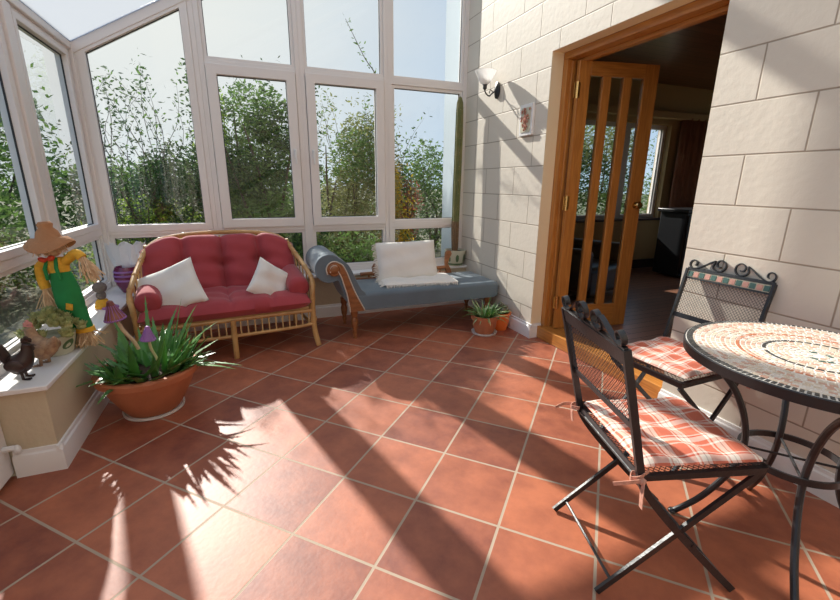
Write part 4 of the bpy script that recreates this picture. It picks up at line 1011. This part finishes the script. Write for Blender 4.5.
def make_chair():
    t = thing('folding_chair', 'black iron folding chair nearest the camera, seen from behind, with orange checked pad', 'chair', (1.222, .842, 0), math.radians(-17.5), 'iron folding chairs at the bistro table')
    for s in (-1, 1):
        bm = B()                                     # post: from scroll top, down the back, curving into the front foot
        pts = [(back_at(BT), s * CW, BT), (back_at(.62), s * CW, .62), (back_at(.47), s * CW, .47), (-.185, s * CW, .40), (-.10, s * CW, .29), (.05, s * CW, .125), (.165, s * CW, .006)]
        bar(bm, spline(pts, 5), .012, .022, (0, 1, 0)); obj('leg', bm, M['black'], t)
        bm = B(); yi = s * (CW - .022); bar(bm, [(.185, yi, SZ - .015), (-.268, yi, .006)], .010, .020, (0, 1, 0)); obj('leg', bm, M['black'], t)
        bm = B(); tube(bm, [(.0, s * (CW + .008), .19), (.0, s * (CW - .03), .19)], .008, 8); obj('pivot', bm, M['black'], t)
    for x, z, q in ((-.225, .045, CW - .028), (.13, .05, CW)):
        bm = B(); tube(bm, [(x, -q, z), (x, q, z)], .005, 6); obj('crossbar', bm, M['black'], t)
    bm = B(); r = .025                               # seat frame
    q = [(-.20, -CW + .006, SZ), (.190, -CW + .012, SZ), (.190, CW - .012, SZ), (-.20, CW - .006, SZ)]
    bar(bm, q, .026, .006, (0, 0, 1), True); tube(bm, [(-.20, -CW, SZ - .01), (-.20, CW, SZ - .01)], .006, 6)
    bar(bm, [(-.20, -CW, SZ + .012), (.190, -CW + .012, SZ + .012)], .004, .016, (0, 0, 1)); bar(bm, [(-.20, CW, SZ + .012), (.190, CW - .012, SZ + .012)], .004, .016, (0, 0, 1)); bar(bm, [(.190, -CW + .012, SZ + .012), (.190, CW - .012, SZ + .012)], .004, .016, (0, 0, 1))
    obj('seat_frame', bm, M['black'], t)
    bm = B(); mesh_panel(bm, lambda u, v: Vector((-.195 + .38 * u, -CW + .012 + (2 * CW - .024) * v, SZ + .008)), 22, 20, .0012); obj('seat_mesh', bm, M['black'], t, smooth=0)
    # backrest
    zb, zt = .595, .785
    bm = B(); bar(bm, [(back_at(zb), -CW, zb), (back_at(zb), CW, zb)], .005, .024, (1, 0, .3)); bar(bm, [(back_at(zt), -CW, zt), (back_at(zt), CW, zt)], .008, .008, (1, 0, .3))
    bar(bm, [(back_at(BT), -CW, BT), (back_at(BT), CW, BT)], .012, .014, (1, 0, .3)); bar(bm, [(back_at(.806) - .006, -CW, .806), (back_at(.806) - .006, CW, .806)], .004, .045, (1, 0, .3)); obj('backrest_frame', bm, M['black'], t)
    bm = B(); mesh_panel(bm, lambda u, v: Vector((back_at(zb + (zt - zb) * v) + .02 * math.sin(PI * v) * 0, -CW + 2 * CW * u, zb + (zt - zb) * v)), 26, 12, .0009); obj('backrest_mesh', bm, M['black'], t, smooth=0)
    bm = B(); cols = [M['pottery'], tes[4], mat('tile_pink', (.55, .28, .22), .4)]
    nT = 13
    for i in range(nT):
        y0 = -CW + .008 + i * (2 * CW - .016) / nT; c = back_at(.806) + .001
        mi = 1 if i % 2 == 0 else 2
        rot = RY(-16); box(bm, (c + .003, y0 + .0145, .806), (.005, .023, .025), rot, mi)
    box(bm, (back_at(.806), 0, .806), (.006, 2 * CW - .01, .034), RY(-16), 0); obj('tile_strip', bm, cols, t, smooth=0)
    # scrollwork on top: flat bar scrolls
    bm = B()
    def P3(y, h): return Vector((back_at(BT) - .25 * h, y, BT + h))
    for s in (-1, 1):
        pts = []
        for k in range(17):                           # inner spiral near the middle
            a = math.radians(-30 + k * 28); r = .012 + .0014 * k; pts.append((s * (.045 + r * math.cos(a) * 1.0), .034 + r * math.sin(a)))
        pts = []
        R0 = .034
        for k in range(16): a = math.radians(200 + 90 - k * 30) ; r = .010 + k * .0017; pts.append((.048 - r * math.cos(a), .040 + r * math.sin(a)))
        pts = [(y, max(.006, h)) for y, h in pts]
        pts += [(.075, .055), (.11, .032), (.145, .010)]
        for k in range(12): a = math.radians(-100 + k * 30); r = .024 - k * .0012; pts.append((.172 + r * math.cos(a), .028 + r * math.sin(a)))
        bar(bm, spline([P3(s * y, h) for y, h in pts], 2), .016, .005, (1, 0, .25))
    obj('scrollwork', bm, M['black'], t)
    return t
chair = make_chair()
def pad_bm():
    bm = slab(.385, .378, .030, nx=24, ny=24, r=.35, seed=6); xform(bm, None, (-.008, 0, SZ + .034))
    uvl = bm.loops.layers.uv.new('UVMap')
    for f in bm.faces:
        for lp in f.loops: lp[uvl].uv = (lp.vert.co.x * 1.0 + .5, lp.vert.co.y + .5)
    return bm
def make_pad():
    p = thing('seat_pad', 'orange checked seat pad tied to the folding chair nearest the camera', 'cushion', chair.location, chair.rotation_euler.z, 'checked seat pads')
    obj('pad', pad_bm(), M['plaid'], p, smooth=60)
    for s in (-1, 1):
        bm = B(); y = s * (CW + .004); x = -.205; z = SZ + .02
        bar(bm, spline([(x + .03, y - s * .01, z), (x - .01, y + s * .010, z - .005), (x - .03, y, z - .012), (x - .01, y - s * .02, z - .01), (x + .01, y + s * .012, z - .02)], 5), .014, .002, (0, 0, 1))
        bar(bm, spline([(x, y + s * .014, z - .015), (x - .01, y + s * .03, z - .04), (x - .005, y + s * .028, z - .09)], 5), .002, .016, (1, 0, 0))
        bar(bm, spline([(x, y + s * .014, z - .012), (x - .045, y + s * .02, z - .01), (x - .085, y + s * .01, z - .02)], 5), .012, .002, (0, 0, 1))
        blob(bm, (x - .003, y + s * .014, z - .014), (.012, .009, .010), 6)
        obj('tie', bm, M['tie'], p, smooth=60)
    return p
pad = make_pad()
c2 = copy_tree(chair); c2.location = (1.80, 1.272, 0); c2.rotation_euler = (0, 0, math.radians(182)); c2['label'] = 'black iron folding chair backed against the block wall behind the mosaic table'
p2 = copy_tree(pad); p2.location = c2.location; p2.rotation_euler = c2.rotation_euler; p2['label'] = 'orange checked seat pad on the chair against the block wall'

# ------------------------------------------------------------------ garden
def leafcloud(bm, centre, rad, n, size, rr, mi=0, hollow=.3):
    c = Vector(centre)
    for _ in range(n):
        while True:
            p = Vector((rr.uniform(-1, 1), rr.uniform(-1, 1), rr.uniform(-1, 1)))
            if hollow < p.length < 1: break
        p = Vector((p.x * rad[0], p.y * rad[1], p.z * rad[2])) + c
        u = Vector((rr.gauss(0, 1), rr.gauss(0, 1), rr.gauss(0, .6))).normalized(); v = u.orthogonal().normalized()
        v = (v + u.cross(v) * rr.uniform(-1, 1)).normalized(); s = size * rr.uniform(.6, 1.3)
        f = bm.faces.new([bm.verts.new(p - u * s), bm.verts.new(p + v * s * .38 - u * s * .1), bm.verts.new(p + u * s), bm.verts.new(p - v * s * .38 - u * s * .1)]); f.material_index = mi
def branches(bm, base, top, n, rr, spread, r0=.02):
    base = Vector(base); top = Vector(top); ends = []
    for _ in range(n):
        e = top + Vector((rr.uniform(-1, 1) * spread[0], rr.uniform(-1, 1) * spread[1], rr.uniform(-1, .6) * spread[2])); m = base.lerp(e, .5) + Vector((rr.gauss(0, .1), rr.gauss(0, .1), 0))
        tube(bm, spline([base, m, e], 4), 1, 5, radii=[r0 * (1 - i / 9) + .003 for i in range(9)]); ends.append((m, e))
    return ends
GZ = -.12
def bush(name, label, cat, x, y, w_, d_, zt, col, n, size, seed, zb=None, lumps=7, twigs=5, hollow=.3, group='shrubs and trees outside the back windows'):
    rr = random.Random(seed); t = thing(name, label, cat, (x, y, GZ), 0, group); H = zt - GZ
    zb = .05 * H if zb is None else zb - GZ
    bm = B(); branches(bm, (0, 0, 0), (0, 0, H * .75), twigs, rr, (w_ * .35, d_ * .35, H * .2), .03); obj('trunk', bm, M['bark'], t, smooth=0)
    bm = B(); cs = [LV[c] for c in col]; ts = bm
    for k in range(lumps):
        f = (k + .5) / lumps; z = zb + (H - zb) * f * .86; ta = 1 - .35 * f ** 2
        leafcloud(bm, (rr.uniform(-.3, .3) * w_ * ta, rr.uniform(-.3, .3) * d_, z), (w_ * .42 * ta, d_ * .45, (H - zb) / lumps * 1.1 + .08), n // lumps, size, rr, rr.randrange(len(cs)), hollow)
    for k in range(n // 12):                                # loose outline leaves
        a = rr.uniform(0, 2 * PI); z = rr.uniform(zb, H); leafcloud(bm, (w_ * .55 * math.cos(a), d_ * .5 * math.sin(a), z), (.05, .05, .05), 1, size, rr, 0, 0)
    obj('crown', bm, cs, t, smooth=0); return t
def sparse(name, label, x, y, w_, zt, col, seed, n=14, lpb=26, size=.030, zb=.7):
    lpb *= 3
    """upright stems with leaves along them"""
    rr = random.Random(seed); t = thing(name, label, 'shrub', (x, y, GZ), 0, 'shrubs and trees outside the back windows'); H = zt - GZ
    bs = B(); bl = B(); cs = [LV[c] for c in col]
    for k in range(n):
        tx = rr.uniform(-.5, .5) * w_; h = H * rr.uniform(.72, 1.0); p = spline([(tx * .3, rr.uniform(-.15, .15), 0), (tx * .6 + rr.gauss(0, .12), rr.uniform(-.3, .3), h * .45), (tx + rr.gauss(0, .1), rr.uniform(-.4, .4), h * .8), (tx + rr.gauss(0, .16), rr.uniform(-.4, .4), h)], 4)
        tube(bs, p, 1, 5, radii=[.007 * (1 - i / 14) for i in range(13)])
        for j in range(lpb):
            q = p[min(12, int(3 + 10 * rr.random()))] + Vector((rr.gauss(0, .05), rr.gauss(0, .05), rr.gauss(0, .06)))
            if q.z < zb - GZ - .6: continue
            leafcloud(bl, q, (.02, .02, .02), 1, size, rr, rr.randrange(len(cs)), 0)
    obj('stems', bs, M['bark'], t, smooth=0); obj('leaves', bl, cs, t, smooth=0); return t
bush('hedge', 'dark leafy hedge seen low through the far left windows', 'hedge', -3.3, 6.2, 2.2, 2.6, 1.85, ('dark', 'mid'), 12000, .045, 1, lumps=8)
bush('hedge', 'dark hedge across the garden left of the corner post', 'hedge', -3.4, 3.6, 1.6, 2.6, 1.75, ('dark', 'dark', 'mid'), 11000, .045, 2, lumps=8)
bush('tree', 'bare-topped tree with pale leaves above the left hedge', 'tree', -3.9, 8.4, 2.4, 1.6, 3.0, ('mid', 'grey'), 2400, .06, 3, zb=1.3, lumps=6, twigs=16, hollow=.1)
sparse('tall_shrub', 'thin bare-stemmed shrub outside the leftmost windows', -2.6, 5.2, 1.5, 2.25, ('mid', 'dark'), 41, n=16, lpb=16)
bush('shrub', 'shrub mixed with lime leaves low in the large corner window', 'shrub', -1.0, 6.3, 1.7, 1.3, 1.72, ('dark', 'mid', 'lime'), 13000, .03, 4, lumps=7)
sparse('tall_shrub', 'sparse twiggy shrub rising left in the large corner window', -1.2, 6.2, 1.1, 2.50, ('mid', 'dark', 'grey'), 5, n=20, lpb=22)
bush('tree', 'pale green slender tree at the right edge of the corner window', 'tree', -.28, 6.4, .62, .8, 2.62, ('mid', 'grey', 'lime'), 7500, .028, 6, lumps=9)
bush('tree', 'dense dark green tree filling the second back window', 'tree', .22, 5.75, 1.30, 1.1, 2.50, ('dark', 'mid', 'mid'), 20000, .030, 7, lumps=12)
bush('shrub', 'low shrub with yellow-green leaves under the dark tree', 'shrub', .25, 5.1, 1.5, .7, .85, ('dark', 'lime', 'mid'), 3500, .035, 8, lumps=5)
bush('tree', 'olive and gold leaved tree behind the third back window', 'tree', 1.45, 6.1, 1.2, 1.0, 2.25, ('olive', 'olive', 'mid'), 16000, .028, 9, lumps=8, hollow=.1)
sparse('tall_shrub', 'upright leafy shrub with one long shoot above the third window', 1.45, 6.5, 1.3, 2.5, ('mid', 'olive'), 10, n=14, lpb=26)
rr = random.Random(99); sh = thing('climbing_shoot', 'single long leafy shoot reaching up the sky in the third back window', 'plant', (1.75, 5.6, GZ), 0)
bm = B(); p = spline([(0, 0, 0), (.02, 0, 1.5), (-.05, 0, 2.5), (-.25, 0, 2.85), (-.46, 0, 3.22)], 8); tube(bm, p, 1, 5, radii=[.012 * (1 - i / 40) for i in range(33)]); obj('stem', bm, M['bark'], sh, smooth=0)
bm = B()
for i in range(14, 33):
    for _ in range(3): leafcloud(bm, p[i] + Vector((rr.gauss(0, .03), rr.gauss(0, .03), rr.gauss(0, .02))), (.01, .01, .01), 1, .028, rr, 0, 0)
obj('leaves', bm, LV['mid'], sh, smooth=0)
bush('shrub', 'golden yellow flowering bush behind the fourth back window', 'shrub', 2.0, 6.0, .5, .5, 1.6, ('yellow', 'olive'), 2600, .03, 12, lumps=6)
bush('shrub', 'dark mixed shrub low outside the fourth back window', 'shrub', 2.35, 6.9, .9, .7, 1.55, ('dark', 'mid', 'red'), 4000, .035, 13, lumps=6)
sparse('tall_shrub', 'tall upright shrub left side of the fourth back window', 2.1, 6.2, .75, 2.28, ('mid', 'dark'), 14, n=14, lpb=30)
bush('shrub', 'grey-green far shrub behind the exterior wall corner', 'shrub', 3.6, 8.2, 1.6, 1.2, 2.05, ('grey', 'mid'), 5000, .045, 15, lumps=6)
bush('shrub', 'low leafy plants seen under the sill rail of the back windows', 'shrub', 1.3, 4.9, 1.6, .5, .62, ('dark', 'mid', 'grey'), 3200, .03, 16, lumps=4)
bush('hedge', 'long dark hedge closing the garden behind the trees', 'hedge', 0.2, 9.6, 9.0, 1.4, 1.75, ('dark', 'mid', 'grey'), 16000, .06, 17, lumps=14)
bush('hedge', 'leafy hedge outside the window of the inner room', 'hedge', 6.3, 7.0, 3.4, 1.0, 2.7, ('mid', 'olive', 'dark'), 14000, .04, 18, lumps=8)
sto = B(); bx(sto, -.25, .25, -.1, .1, 0, .35); o = obj('garden_stone', sto, M['white'], bevel=.03); o.location = (.95, 5.5, GZ); tag(o, 'white stone block in the garden behind the third back window', 'stone')
